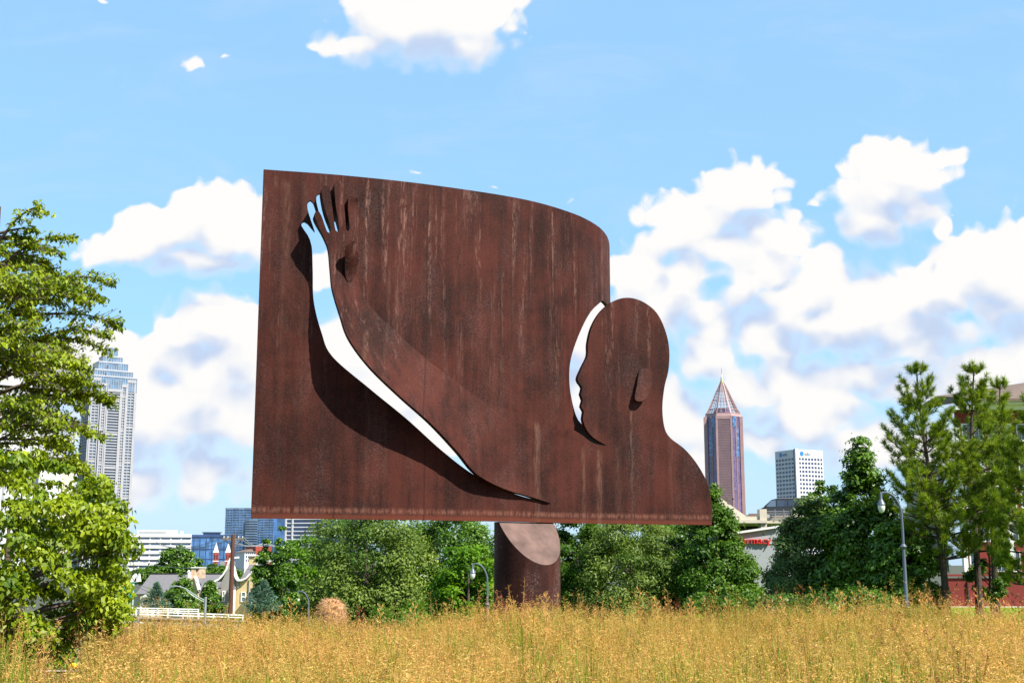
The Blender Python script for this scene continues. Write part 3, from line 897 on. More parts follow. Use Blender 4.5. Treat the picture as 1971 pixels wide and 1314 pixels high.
# --- rose granite tower with open pyramid spire (right of the figure)
def spire_tower():
    Y = 2000.0; k = Y / FPX
    loc, rz = facing(1400, Y, 3)
    t = thing('spire_tower', loc, 'tall rose tower with lattice pyramid spire and gold needle, right of the shoulder', 'skyscraper', None, rz)
    H = lambda py: hz(py, Y, loc.x, loc.z)
    hw, ms, md = 28.5, 11.5, 17.0          # half width, half of the front bay, depth of the splayed sides
    plan_ = [(-ms, -22), (ms, -22), (ms + 1.5, -19.5), (hw - 4, -8), (hw, -6), (hw, 6), (hw - 4, 8), (ms, 22), (-ms, 22), (-hw + 4, 8), (-hw, 6), (-hw, -6), (-hw + 4, -8), (-ms - 1.5, -19.5)]
    zs = H(803)
    MB().prism(plan_, 0, zs).build('glass_wall', M_PLUM, t)
    b = MB()
    def col(x, y, w, z0=0, z1=zs): b.box(x - w, x + w, y - w, y + w, z0, z1)
    for s in (-1, 1):
        col(s * ms, -22, 1.5); col(s * (hw - .4), -6, 2.6); col(s * (hw - .4), 0, 2.6); col(s * (ms + 8), -13.6, .9, 0, zs)
        for f in range(58):
            z = zs * f / 58
            b.box(s * hw - 2.4, s * hw + 2.4, -6, 6, z, z + 1.7)
    for j in range(1, 14):
        x = -ms + 2 * ms * j / 14
        b.box(x - .30, x + .30, -22.9, -21.9, 0, zs - 6)
    for f in range(0, 58, 1):
        z = zs * f / 58
        b.box(-ms, ms, -22.4, -21.95, z, z + .9)
    b.box(-ms - 1, ms + 1, -23.2, -21.9, zs - 5, zs)
    b.build('granite_frame', M_PINK, t, kind='stuff')
    for s in (-1, 1):
        for (pa, pb, w0, w1) in ((804, 824, .05, .62), (824, 880, .40, .85)):
            m = MB()
            p0 = Vector((s * (ms + 1.5), -19.5, 0)); p1 = Vector((s * (hw - 4), -8, 0))
            a, c = p0.lerp(p1, w0), p0.lerp(p1, w1)
            nrm = Vector((s * (p1 - p0).y * -1 if False else s * abs((p1 - p0).y), -abs((p1 - p0).x), 0)).normalized() * .7
            q = [a, c, c + nrm, a + nrm]
            m.prism([(v.x, v.y) for v in q], H(pb), H(pa))
            m.build('blue_glass_bay', M_BLUEGL, t)
    # flared rim and lattice
    MB().prism([(x * 1.02, y * 1.02) for x, y in plan_], zs, H(797), top=[(x * .97, y * .97) for x, y in plan_]).build('rim', M_PINK, t)
    b = MB()
    lv = [(797, .96, .90), (788, .80, .80), (770, .56, .56), (752, .33, .33), (737, .12, .12)]
    for i, (py, f, _) in enumerate(lv):
        z = H(py)
        pts = [(x * f, y * f) for x, y in plan_]
        for a, c in zip(pts, pts[1:] + pts[:1]):
            b.bar((*a, z), (*c, z), 1.1 if i < 2 else .8)
        if i + 1 < len(lv):
            f2, z2 = lv[i + 1][1], H(lv[i + 1][0])
            for j, (x, y) in enumerate(plan_):
                b.bar((x * f, y * f, z), (x * f2, y * f2, z2), .9)
                x2, y2 = plan_[(j + 1) % len(plan_)]
                for q in (.33, .67):
                    xa, ya = x + (x2 - x) * q, y + (y2 - y) * q
                    b.bar((xa * f, ya * f, z), (xa * f2, ya * f2, z2), .45)
                for q in (.33, .67):
                    fa = f + (f2 - f) * q; za = z + (z2 - z) * q
                    b.bar((x * fa, y * fa, za), (x2 * fa, y2 * fa, za), .40)
    b.build('lattice', M_PINK, t, kind='stuff')
    MB().prism([(x * .55, y * .55) for x, y in plan_], H(797), H(786), top=[(x * .38, y * .38) for x, y in plan_]).build('inner_core', M_PLUM, t)
    b = MB().lathe([(3.2, H(738)), (3.2, H(734)), (1.9, H(731)), (1.9, H(726)), (.8, H(724)), (.3, H(708))], 10)
    b.build('needle', M_GOLD, t, smooth=True)
spire_tower()

# --- white office slab with globe sign
def white_office():
    Y = 1400.0
    loc, rz = facing(1546, Y, 39)
    t = thing('office_tower', loc, 'white gridded office tower with at&t globe signs, right of the spire tower', 'skyscraper', None, rz)
    H = lambda py: hz(py, Y, loc.x, loc.z)
    W, D = 38.0, 36.0; zt = H(868); zw = H(884)
    MB().box(-W / 2 + .6, W / 2 - .6, -D / 2 + .6, D / 2 - .6, 0, zt - .5).build('glass_wall', M_NAVY, t)
    b = MB()
    nf = 27; z0 = 0
    for nx, side in ((8, None), (6, -1)):
        a0, a1 = (-W / 2 + 3.2, W / 2) if side is None else (-D / 2 + 2.6, D / 2)
        y = -D / 2 if side is None else -W / 2
        for i in range(nx + 1):
            c = a0 + (a1 - a0) * i / nx
            wd = .62 if 0 < i < nx else 1.3
            if side is None: b.box(c - wd, c + wd if i < nx else c, y, y + .9, 0, zw)
            else: b.box(y, y + .9, c - wd, c + wd if i < nx else c, 0, zw)
        for f in range(nf):
            z = zw * f / nf
            if side is None: b.box(a0, a1, y + .03, y + .9, z, z + 2.1)
            else: b.box(y + .03, y + .9, a0, a1, z, z + 2.1)
    b.box(-W / 2, W / 2, -D / 2 - .02, D / 2, zw, zt)
    b.box(-W / 2 - .5, -W / 2 + 2.6, -D / 2 - .5, -D / 2 + 1.8, 0, zt + 1.0)
    b.build('concrete_frame', M_WHITE, t, kind='stuff')
    MB().box(-W / 2 - .55, -W / 2 - .05, -D / 2 + 1.6, -D / 2 + 2.9, 0, zt).build('dark_joint', M_DARK, t)
    for side in (0, 1):
        zc = (zw + zt) / 2 + .2
        g = MB(); n = 20; r = 2.7
        seg = []
        for q in range(6):          # globe drawn as stacked bands with pale gaps
            za, zb = -r + 2 * r * q / 6 + .14, -r + 2 * r * (q + 1) / 6 - .14
            wa, wb = math.sqrt(max(.1, r * r - za * za)), math.sqrt(max(.1, r * r - zb * zb))
            g.xz([(-wa, za), (wa, za), (wb, zb), (-wb, zb)], -.25, 0)
        o = g.build('globe_logo', M_LOGOBLUE, t)
        tx = link('sign_text', text_mesh('sign_text', 'at&t', 4.6, .12, M_LOGOGREY), t)
        if side == 0:
            o.location = (-W / 2 + 8.5, -D / 2 - .05, zc); tx.rotation_euler = (math.pi / 2, 0, 0); tx.location = (-W / 2 + 12.2, -D / 2 - .25, zc - 1.5)
        else:
            o.rotation_euler = (0, 0, -math.pi / 2); o.location = (-W / 2 - .05, D / 2 - 10, zc)
            tx.rotation_euler = (math.pi / 2, 0, -math.pi / 2); tx.location = (-W / 2 - .25, D / 2 - 13.5, zc - 1.5)
white_office()

# --- mid-distance blocks under and left of the plate
def block(name, px0, px1, ptop, Y, extra, depth, label, wall, cat='building'):
    loc, rz = facing((px0 + px1) / 2, Y, extra)
    t = thing(name, loc, label, cat, None, rz)
    W = (px1 - px0) * Y / FPX
    return t, W, hz(ptop, Y, loc.x, loc.z), (lambda py: hz(py, Y, loc.x, loc.z))

def white_block():
    t, W, h, H = block('office_block', 250, 364, 1030, 900, 0, 30, 'low white office block with dark ribbon windows, left background', M_WHITE)
    z0 = H(1095)
    MB().box(-W / 2, W / 2, .8, 30, -4, h).build('wall', M_WHITE, t)
    nf = 6; fh = (h - z0) / nf
    b = MB()
    for f in range(nf + 1):
        z = z0 + fh * f
        b.box(-W / 2 - .01, W / 2 + .01, 0, .9, z - fh * .30, z + fh * .28)
    b.box(-W / 2 + 5, W / 2 - 10, 3, 14, h, H(1019)).box(W / 2 - 8, W / 2 - 5.8, 4, 7, h, H(1021))
    b.build('floor_band', M_WHITE, t, kind='stuff')
    nx = 6
    for f in range(nf):
        z = z0 + fh * f
        for i in range(nx):
            x0 = -W / 2 + W * i / nx + .55; x1 = -W / 2 + W * (i + 1) / nx - .55
            w = MB().box(x0, x1, .5, .78, z + fh * .28, z + fh * .70).build('window', M_DKGL, t)
    MB().box(-W / 2 + 6, W / 2 - 18, 2.9, 3.05, h + .6, H(1022)).build('roof_louvre', M_LIGHTGREY, t)
white_block()

def glass_block():
    t, W, h, H = block('glass_office', 362, 440, 1033, 1000, 0, 26, 'dark blue glass office with flat rim and small roof box', M_NAVY)
    MB().box(-W / 2, W / 2, 0, 28, -4, h).build('glass_wall', M_BLUEGL, t)
    b = MB().box(-W / 2 - .8, W / 2 + .8, -.8, 28.8, h, h + 1.8)
    for i in range(8):
        x = -W / 2 + W * i / 7
        b.box(x - .2, x + .2, -.35, 0, 0, h)
    for z in (h * .18, h * .42, h * .68): b.box(-W / 2, W / 2, -.3, .01, z - .3, z + .3)
    b.build('mullion', M_NAVY, t, kind='stuff')
    MB().box(-5, 8.5, 6, 18, h + 1.8, H(1024)).box(-6, 9.5, 5, 19, H(1024), H(1023)).build('roof_box', M_NAVY, t)
glass_block()

def glass_tower():
    t, W, h, H = block('glass_tower', 431, 524, 980, 1100, -14, 30, 'blue green glass apartment tower beside the left edge of the plate', M_BLUEGL)
    MB().box(-W / 2, W / 2, 0, 30, -4, h).box(W / 2 - 8, W / 2 + 9, 4, 26, -4, h - 4).build('glass_wall', M_BLUEGL, t)
    b = MB(); nf = 26
    for f in range(nf + 1):
        z = h * f / nf
        b.box(-W / 2 - .25, W / 2 + .1, -.35, .02, z - .28, z + .28)
        b.box(-W / 2 - .35, -W / 2 + .02, 0, 30, z - .28, z + .28)
    for i in range(15):
        x = -W / 2 + W * i / 14
        b.box(x - .16, x + .16, -.45, .02, 0, h)
    b.box(-W / 2 - .5, W / 2 + .5, -.5, 30.5, h - .2, h + 1.4)
    b.build('mullion', M_SKYGL, t, kind='stuff')
    for f in range(nf - 4):
        z = h * f / nf
        MB().box(-3, 7.5, -2.0, -.4, z + .5, z + 1.6).build('balcony', M_SKYGL, t)
glass_tower()

def pale_tower():
    t, W, h, H = block('apartment_tower', 521, 556, 985, 1250, 0, 20, 'slim pale apartment tower seen just under the plate, right of the glass tower', M_GRANITE)
    MB().box(-W / 2, W / 2, .5, 20, -4, h).build('wall', M_GRANITE, t)
    b = MB()
    for f in range(30):
        for x in (-.30, -.06, .19, .40): b.box(W * x - 1.1, W * x + 1.1, .2, .52, h * f / 30 + 1, h * f / 30 + 3)
    b.build('window', M_DKGL, t, kind='stuff')
    b = MB().box(-W * .19, -W * .15, -.4, .52, 0, h).box(W * .06, W * .12, -.4, .52, 0, h)
    b.build('pier', M_WHITE, t, kind='stuff')
pale_tower()

def striped_office():
    t, W, h, H = block('striped_office', 546, 618, 960, 800, -22, 40, 'blue glass office with white floor stripes, below the plate', M_NAVY)
    MB().box(-W / 2, W / 2, 0, 40, -4, h).build('glass_wall', M_NAVY, t)
    nf = 17; b = MB()
    for f in range(nf):
        z = H(1092) + (h - H(1092)) * f / nf
        b.box(-W / 2 - .1, W / 2 + .35, -.5, .02, z - .34, z + .34)
        if f % 2 == 0: b.box(W / 2 - .02, W / 2 + .5, -.4, 38, z - .3, z + .3)
    for x in (-W / 2 + 4.8, -W / 2 + .3): b.box(x - .45, x + .45, -.8, .01, -2, h)
    for x in (-.06, .18, .42): b.box(W * x - .18, W * x + .18, -.6, .01, -2, H(1033))
    b.build('floor_stripe', M_WHITE, t, kind='stuff')
    t2, W2, h2, H2 = block('office_block', 648, 700, 965, 780, -10, 40, 'plain slate-blue glass block between the striped office and the trees', M_NAVY)
    MB().box(-W2 / 2, W2 / 2, 0, 30, -4, h2).build('glass_wall', M_DKGL, t2)
    m = MB()
    for f in range(9): m.box(-W2 / 2, W2 / 2, -.2, .02, h2 * f / 9, h2 * f / 9 + .35)
    m.build('floor_band', M_LIGHTGREY, t2, kind='stuff')
striped_office()

# --- twin-towered red brick church
def church():
    Y = 640.0
    loc, rz = facing(429, Y, 0)
    t = thing('church', loc, 'red brick church with two white pointed towers in the left background', 'church', None, rz)
    H = lambda py: hz(py, Y, loc.x, loc.z); k = Y / FPX
    for px in (415.5, 438):
        x = (px - 429) * k; w = 5.0 * k
        o = MB().box(x - w, x + w, -w, w, -4, H(1063)).build('tower', M_BRICK, t)
        MB().box(x - w - .15, x + w + .15, -w - .15, w + .15, H(1063), H(1061.5)).build('cornice', M_TRIM, o)
        MB().box(x - w - .12, x + w + .12, -w - .12, w + .12, H(1080), H(1078.5)).build('string_course', M_TRIM, o)
        MB().prism([(x - w, -w), (x + w, -w), (x + w, w), (x - w, w)], H(1061.5), H(1044), top=[(x - .05, -.05), (x + .05, -.05), (x + .05, .05), (x - .05, .05)]).build('spire', M_WHITE, o)
        m = MB()
        for q in (-.45, .45): m.box(x + q * w - .25, x + q * w + .25, -w - .05, -w + .1, H(1076), H(1067))
        m.build('louvre', M_DARK, o)
    x0 = (425 - 429) * k; x1 = (462 - 429) * k
    MB().box(x0, x1, 3, 30, -4, H(1090)).build('nave_wall', M_BRICK, t)
    MB().yz([(2, H(1090)), (31, H(1090)), (17, H(1079))], x0 - .3, x1 + .3).build('roof', M_SLATE, t)
church()

def small_hotel():
    t, W, h, H = block('brick_building', 470, 512, 1056, 520, 12, 20, 'small red and white building behind the yellow house', M_BRICK)
    MB().box(0, W / 2 + 2, 0, 20, -4, H(1051)).build('brick_wall', M_BRICK, t)
    MB().box(-W / 2, 0, -.4, 18, -4, H(1062)).build('white_wall', M_WHITE, t)
    MB().prism([(-W / 2 - .4, -.8), (.2, -.8), (.2, 18), (-W / 2 - .4, 18)], H(1062), H(1056), top=[(-W / 2 + 3, 4), (0, 4), (0, 14), (-W / 2 + 3, 14)]).build('roof', M_BROWNROOF, t)
    b = MB()
    for i in range(5):
        for f in range(3): b.box(-W / 2 + .6 + i * .85, -W / 2 + 1.0 + i * .85, -.5, -.38, H(1080) + f * 1.5, H(1080) + f * 1.5 + .9)
    b.build('window', M_DKGL, t, kind='stuff')
small_hotel()

# --- white slab tower and low blocks behind the trees at the far left
def far_left():
    t, W, h, H = block('office_tower', -20, 77, 812, 1300, 0, 30, 'white slab tower with dark vertical strips behind the left edge trees', M_WHITE, 'skyscraper')
    MB().box(-W / 2, W / 2, 0, 30, -4, h).build('wall', M_WHITE, t)
    for x in (.16, .33, -.05, -.3):
        MB().box(W * x - 1.2, W * x + 1.2, -.35, .02, 0, h + (1.2 if x > .1 else .2)).build('window_strip', M_LIGHTGREY, t)
    t, W, h, H = block('office_block', 66, 132, 884, 1100, 10, 25, 'low cream and white blocks left of the stepped tower', M_CREAM)
    MB().box(-W / 2, 4, 0, 25, -4, H(886)).build('wall', M_WHITE, t)
    MB().box(4.01, W / 2, 3, 25, -4, h - 2).box(4.01, W / 2 - 4, 3, 20, h - 2, h + 1).build('wall', M_CREAM, t)
    b = MB()
    for f in range(8): b.box(-W / 2 + 1, 3, -.15, .02, 4 + f * 6, 6 + f * 6)
    b.build('window', M_DKGL, t, kind='stuff')
far_left()

# --- yellow gabled houses
def pediment(x0, x1, z0, zp, f=.5):
    c = (x0 + x1) / 2
    return [(x0, z0), (x1, z0), (x1, z0 + .1), (c + (x1 - c) * .62, z0 + (zp - z0) * .26), (c + (x1 - c) * .36, z0 + (zp - z0) * .62), (c + (x1 - c) * .30, zp), (c - (c - x0) * .30, zp), (c - (c - x0) * .36, z0 + (zp - z0) * .62), (c - (c - x0) * .62, z0 + (zp - z0) * .26), (x0, z0 + .1)]

def sash(t, x0, x1, y, z0, z1, m=None):
    o = MB().box(x0 - .1, x1 + .1, y - .12, y, z0 - .1, z0).box(x0 - .1, x1 + .1, y - .12, y, z1, z1 + .1).box(x0 - .1, x0, y - .12, y, z0, z1).box(x1, x1 + .1, y - .12, y, z0, z1).box(x0, x1, y - .1, y, (z0 + z1) / 2 - .06, (z0 + z1) / 2 + .06).build('window', M_TRIM, t)
    MB().box(x0, x1, y - .05, y + .01, z0, (z0 + z1) / 2 - .06).box(x0, x1, y - .05, y + .01, (z0 + z1) / 2 + .06, z1).build('pane', M_WIN, o)
    return o

def yellow_house():
    Y = 140.0; k = Y / FPX
    loc, rz = facing(470, Y, 0)
    loc = Vector((loc.x, Y, at(470, 1178, Y).z))
    t = thing('yellow_house', loc, 'yellow and grey gabled house behind the brown utility pole', 'house', None, 0)
    X = lambda px: (px - 470) * k
    Z = lambda py: hz(py, Y, loc.x, loc.z)
    # main gable (grey) and the yellow front to its right
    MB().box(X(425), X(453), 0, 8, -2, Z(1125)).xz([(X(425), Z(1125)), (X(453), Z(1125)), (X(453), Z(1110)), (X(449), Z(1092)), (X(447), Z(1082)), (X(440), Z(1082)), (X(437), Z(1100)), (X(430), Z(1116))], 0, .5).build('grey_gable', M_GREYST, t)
    MB().box(X(453) + .01, X(497), .3, 8, -2, Z(1118)).xz([(X(457), Z(1116)), (X(497), Z(1118)), (X(497), Z(1090)), (X(488), Z(1098)), (X(478), Z(1112)), (X(466), Z(1114))], .29, .8).build('yellow_wall', M_YELLOW, t)
    # coping that sweeps up the gables
    def sweep(pts, y0, y1, wd=.2):
        b = MB()
        for a, c in zip(pts, pts[1:]): b.bar((a[0], (y0 + y1) / 2, a[1]), (c[0], (y0 + y1) / 2, c[1]), y1 - y0, wd)
        return b
    pz = lambda L: [(X(a), Z(b_)) for a, b_ in L]
    sweep(pz([(416, 1118), (424, 1114), (431, 1106), (437, 1096), (441, 1082), (444, 1074), (458, 1072)]), -.25, .6, .18).build('coping', M_TRIM, t)
    sweep(pz([(449, 1088), (452, 1100), (455, 1110), (459, 1116), (466, 1116), (475, 1112), (484, 1102), (491, 1092), (495, 1085), (497, 1078)]), -.25, .6, .18).build('coping', M_TRIM, t)
    MB().xz(pz([(416, 1119), (441, 1119), (441, 1084), (434, 1102), (426, 1112)]), .62, 1.3).build('yellow_side_wall', M_YELLOW, t)
    # roof plane and its raised parapet with cap
    b = MB().add([(X(457), 1.2, Z(1116)), (X(478), 1.2, Z(1112)), (X(492), 1.2, Z(1090)), (X(493), 8, Z(1074)), (X(464), 8, Z(1074)), (X(457), 6, Z(1095))], [(0, 1, 2, 3, 4, 5)])
    b.add([(X(457), 1.2, Z(1118)), (X(493), 1.2, Z(1118)), (X(493), 8.3, Z(1075)), (X(457), 8.3, Z(1075))], [(3, 2, 1, 0)])
    b.build('roof', M_SLATE, t)
    o = MB().box(X(455), X(468), 6.5, 8.4, -2, Z(1069)).build('chimney', M_YELLOW, t)
    MB().box(X(454), X(469), 6.3, 8.6, Z(1069), Z(1066.5)).build('chimney_cap', M_TRIM, o)
    MB().box(X(480), X(480.8), .1, .3, 0, Z(1114)).bar((X(459.5), .15, Z(1118)), (X(459.5), .15, Z(1130)), .12).build('downpipe', M_LIGHTGREY, t)
    for x0, x1, a, b_ in ((467, 473, 1156, 1140), (480.5, 486.5, 1156, 1140), (432.5, 435, 1155, 1138)):
        sash(t, X(x0), X(x1), 0 if x0 < 440 else .29, Z(a), Z(b_))
    bw = MB().box(X(446), X(456), -1.0, -.02, -2, Z(1132)).build('bay', M_TRIM, t)
    MB().box(X(447.2), X(450.6), -1.06, -.9, Z(1155), Z(1137)).box(X(451.6), X(455), -1.06, -.9, Z(1155), Z(1137)).build('pane', M_WIN, bw)
    MB().prism([(X(445), -1.15), (X(457), -1.15), (X(457), -.02), (X(445), -.02)], Z(1132), Z(1128), top=[(X(446), -.3), (X(456), -.3), (X(456), -.02), (X(446), -.02)]).build('bay_roof', M_SLATE, bw)
    bw = MB().box(X(489), X(498), -.9, .28, -2, Z(1134)).build('bay', M_TRIM, t)
    MB().box(X(490), X(493), -.96, -.8, Z(1155), Z(1138)).box(X(494), X(497), -.96, -.8, Z(1155), Z(1138)).build('pane', M_WIN, bw)
    MB().box(X(487), X(499), -1.1, .28, Z(1134), Z(1131)).build('bay_roof', M_SLATE, bw)
    # low grey porch to the left
    o = MB().box(X(415), X(427), -1.6, -.02, -2, Z(1130)).build('porch', M_GREYST, t)
    MB().prism([(X(413.5), -1.9), (X(429), -1.9), (X(429), -.02), (X(413.5), -.02)], Z(1130), Z(1122), top=[(X(420), -.6), (X(428), -.6), (X(428), -.02), (X(420), -.02)]).build('porch_roof', M_SLATE, o)
    MB().box(X(413), X(429.4), -2.0, -1.85, Z(1131), Z(1129.6)).build('gutter', M_TRIM, o)
yellow_house()

def long_house():
    Y = 152.0; k = Y / FPX
    x = (345 - 985.5) * k
    loc = Vector((x, Y, at(345, 1180, Y).z))
    t = thing('terrace_house', loc, 'long house with grey roof and stepped tan chimney gable, left of the yellow house', 'house', None, 0)
    X = lambda px: (px - 345) * k
    Z = lambda py: hz(py, Y, loc.x, loc.z)
    MB().box(X(268), X(428), 0, 9, -2, Z(1142)).build('wall', M_CREAM, t)
    b = MB()
    b.yz([(-1.0, Z(1142)), (10, Z(1142)), (5.0, Z(1104))], X(280), X(432))
    b.build('roof', M_SLATE, t)
    MB().box(X(280), X(432), 4.7, 5.3, Z(1104.5), Z(1103)).build('ridge', M_DARK, t)
    # end gables with white coping at the left
    for dx in (0, 7):
        b = MB()
        pts = [(X(270 + dx), Z(1120)), (X(272 + dx), Z(1113)), (X(275 + dx), Z(1106)), (X(279 + dx), Z(1103)), (X(282 + dx), Z(1118))]
        b.xz(pts, -1.4, -.9).build('gable_end', M_TRIM, t)
    # chimney gable
    o = MB().xz([(X(381), Z(1150)), (X(401), Z(1150)), (X(396), Z(1106)), (X(393.5), Z(1093)), (X(386), Z(1093)), (X(384.5), Z(1106))], -1.9, -1.3).box(X(393.6), X(400), -1.6, 1.5, Z(1112), Z(1093)).build('chimney', M_STONE, t)
    MB().box(X(385), X(401), -2.0, 1.6, Z(1093), Z(1090.6)).build('chimney_cap', M_TRIM, o)
    b = MB()
    for L in ([(379, 1128), (380.5, 1118), (384, 1112), (383, 1100), (380.5, 1098)], [(403, 1134), (399, 1122), (397, 1114), (393.5, 1108)], [(370, 1124), (376, 1122), (379, 1116)]):
        for (a, b1), (c, d) in zip(L, L[1:]): b.bar((X(a), -2.0, Z(b1)), (X(c), -2.0, Z(d)), .5, .28)
    b.build('coping', M_TRIM, o)
    # low entrance roof at the left with white fascia
    o = MB().box(X(300), X(326), -3.4, -.02, -2, Z(1146)).build('porch', M_CREAM, t)
    MB().bar((X(306), -3.5, Z(1148)), (X(331), -3.5, Z(1133)), .4, .35).build('fascia', M_TRIM, o)
    for px in (356, 364): sash(t, X(px), X(px + 4), -.01, Z(1166), Z(1150))
long_house()

# --- parking deck and pharmacy at the right
def parking_deck():
    Y = 92.0; k = Y / FPX
    x = (1440 - 985.5) * k
    loc = Vector((x, Y, ground_z(x, Y)))
    t = thing('parking_deck', loc, 'cream concrete parking deck with a sloping ramp wall above the pharmacy letters', 'building', None, 0)
    X = lambda px: (px - 1440) * k
    Z = lambda py: hz(py, Y, loc.x, loc.z)
    # ramp wall, deck slab, parapet
    MB().xz([(X(1340), Z(1000)), (X(1458), Z(998)), (X(1440), Z(985)), (X(1376), Z(938)), (X(1340), Z(915))], 3.0, 3.6).build('ramp_wall', M_CREAM, t)
    MB().box(X(1395), X(1472), 0, 30, Z(1006), Z(1000)).box(X(1472), X(1700), .6, 30, Z(1006), Z(1001)).build('deck_slab', M_CREAM, t)
    MB().box(X(1420), X(1456), .3, .6, Z(1000), Z(993)).build('parapet', M_CREAM, t)
    for p0, p1, a, b_ in ((1459, 1472.5, 1000, 979), (1524, 1533, 1000, 977), (1460.5, 1472, 1018, 1006), (1640, 1650, 1000, 979)):
        MB().box(X(p0), X(p1), .15, 1.1, Z(a), Z(b_)).build('pillar', M_CREAM, t)
    MB().box(X(1395), X(1700), 8, 8.3, Z(1030), Z(1006)).build('interior_shade_sheet', M_DARK, t)  # near-black sheet: the shade under the deck is put into its colour
    MB().box(X(1430), X(1457), 7.6, 7.9, Z(1016), Z(1014)).build('lit_beam', M_CREAM, t)
    # building behind, tan band with white door
    MB().box(X(1430), X(1560), 24, 32, Z(1000), Z(974.5)).box(X(1550), X(1700), 23, 32, Z(1000), Z(966)).build('rear_wall', M_CREAM, t)
    MB().box(X(1430), X(1560), 23.8, 24, Z(978.5), Z(972.5)).box(X(1550), X(1700), 22.8, 23, Z(972), Z(964)).build('tan_band', M_BROWNROOF, t)
    MB().box(X(1438), X(1462), 23.85, 23.99, Z(1000), Z(981)).build('garage_door', M_WHITE, t)
    # rail bars in front of the parked van
    b = MB()
    for q in range(6): b.box(X(1472.5), X(1524), .55, .6, Z(999 - q * 3.2), Z(998.4 - q * 3.2))
    for px in (1408, 1416, 1490, 1507): b.box(X(px), X(px + .6), .5, .58, Z(1000), Z(979 if px > 1450 else 985))
    b.build('railing', M_STEEL, t, kind='stuff')
    # pharmacy: pale wall with sloping top, red letters
    t2 = thing('pharmacy', Vector((loc.x, Y - 6, loc.z)), 'pale grey shop front with red pharmacy letters half hidden by trees', 'shop', None, 0)
    k2 = (Y - 6) / FPX
    X2 = lambda px: (px - 985.5) * k2 - loc.x
    Z2 = lambda py: hz(py, Y - 6, loc.x, loc.z)
    MB().xz([(X2(1370), -1), (X2(1520), -1), (X2(1520), Z2(1009)), (X2(1493), Z2(1014)), (X2(1430), Z2(1023)), (X2(1370), Z2(1032))], 0, 3).build('wall', M_LIGHTGREY, t2)
    MB().bar((X2(1370), -.1, Z2(1031)), (X2(1493), -.1, Z2(1013)), .3, .14).build('coping', M_TRIM, t2)
    MB().box(X2(1370), X2(1520), -.06, 0, Z2(1046), Z2(1045)).build('sign_band', M_STEEL, t2)
    tx = link('sign_letters', text_mesh('sign_letters', 'pharmacy', 0.82, .10, M_REDSIGN), t2)
    w = max(v.co.x for v in tx.data.vertices)
    tx.rotation_euler = (math.pi / 2, 0, 0)
    s = (X2(1477) - X2(1403)) / w
    tx.scale = (s, s * 1.0, 1)
    tx.location = (X2(1403), -.12, Z2(1046))
parking_deck()

def van():
    Y = 94.6; k = Y / FPX
    u, v = ray(1511, 1000)
    loc = Vector((u * Y, Y, at(1511, 1000.5, Y).z))
    t = thing('van', loc, 'dark grey passenger van parked on the deck above the pharmacy', 'van', None, R(180 - 14))
    L, W, Hh = 3.0, .95, 1.42           # nose to local +x
    prof = [(-L / 2, .30), (L / 2 - .12, .28), (L / 2, .38), (L / 2 - .02, .66), (L / 2 - .36, .86), (L / 2 - .82, 1.34), (L / 2 - 1.1, 1.42), (-L / 2 + .12, 1.42), (-L / 2, 1.30)]
    M_VAN = mat('dark_van_paint', (0.030, 0.034, 0.040), 0.25, 0.05, 1.0, spec=.6)
    M_TYRE = mat('tyre_rubber', (0.015, 0.015, 0.016), 0.9, 0.1)
    MB().xz(prof, -W / 2, W / 2).build('body', M_VAN, t)
    MB().box(-L / 2 + .1, L / 2 - 1.1, -W / 2 + .04, W / 2 - .04, 1.42, 1.455).build('roof_panel', M_LIGHTGREY, t)
    for s in (-1, 1):
        y = s * (W / 2 + .012)
        for x0, x1 in ((-1.40, -.86), (-.80, -.22), (-.16, .40)):
            MB().box(x0, x1, min(y, y - s * .03), max(y, y - s * .03), .88, 1.30).build('side_window', M_DKGL, t)
        MB().xz([(.47, .88), (1.02, .88), (.72, 1.28), (.47, 1.30)], min(y, y - s * .03), max(y, y - s * .03)).build('front_window', M_SKYGL, t)
        MB().bar((1.0, s * (W / 2 + .02), .93), (1.0, s * (W / 2 + .16), .95), .08, .12).build('mirror', M_VAN, t)
        for x in (-.92, .95):
            b = MB()
            pts = [(x + .25 * math.cos(a), .26 + .25 * math.sin(a)) for a in [2 * math.pi * i / 18 for i in range(18)]]
            w = b.xz(pts, min(s * W / 2 - s * .14, s * W / 2 + s * .02), max(s * W / 2 - s * .14, s * W / 2 + s * .02)).build('wheel', M_TYRE, t)
            pts = [(x + .14 * math.cos(a), .26 + .14 * math.sin(a)) for a in [2 * math.pi * i / 14 for i in range(14)]]
            MB().xz(pts, min(s * W / 2 + s * .01, s * W / 2 + s * .03), max(s * W / 2 + s * .01, s * W / 2 + s * .03)).build('rim', M_STEEL, w)
        MB().box(L / 2 - .10, L / 2 + .012, s * .30 - .12, s * .30 + .12, .50, .64).build('headlight', M_TRIM, t)
    MB().add([(L / 2 - .37, -W / 2 + .06, .90), (L / 2 - .37, W / 2 - .06, .90), (L / 2 - .79, W / 2 - .08, 1.34), (L / 2 - .79, -W / 2 + .08, 1.34),], [(0, 1, 2, 3)]).build('windscreen', M_SKYGL, t)
    MB().box(-L / 2 - .015, -L / 2 + .02, -.36, .36, .9, 1.26).build('rear_window', M_SKYGL, t)
    for q in t.children_recursive: pass
    t.scale = (1.32, 1.32, 1.12)
van()

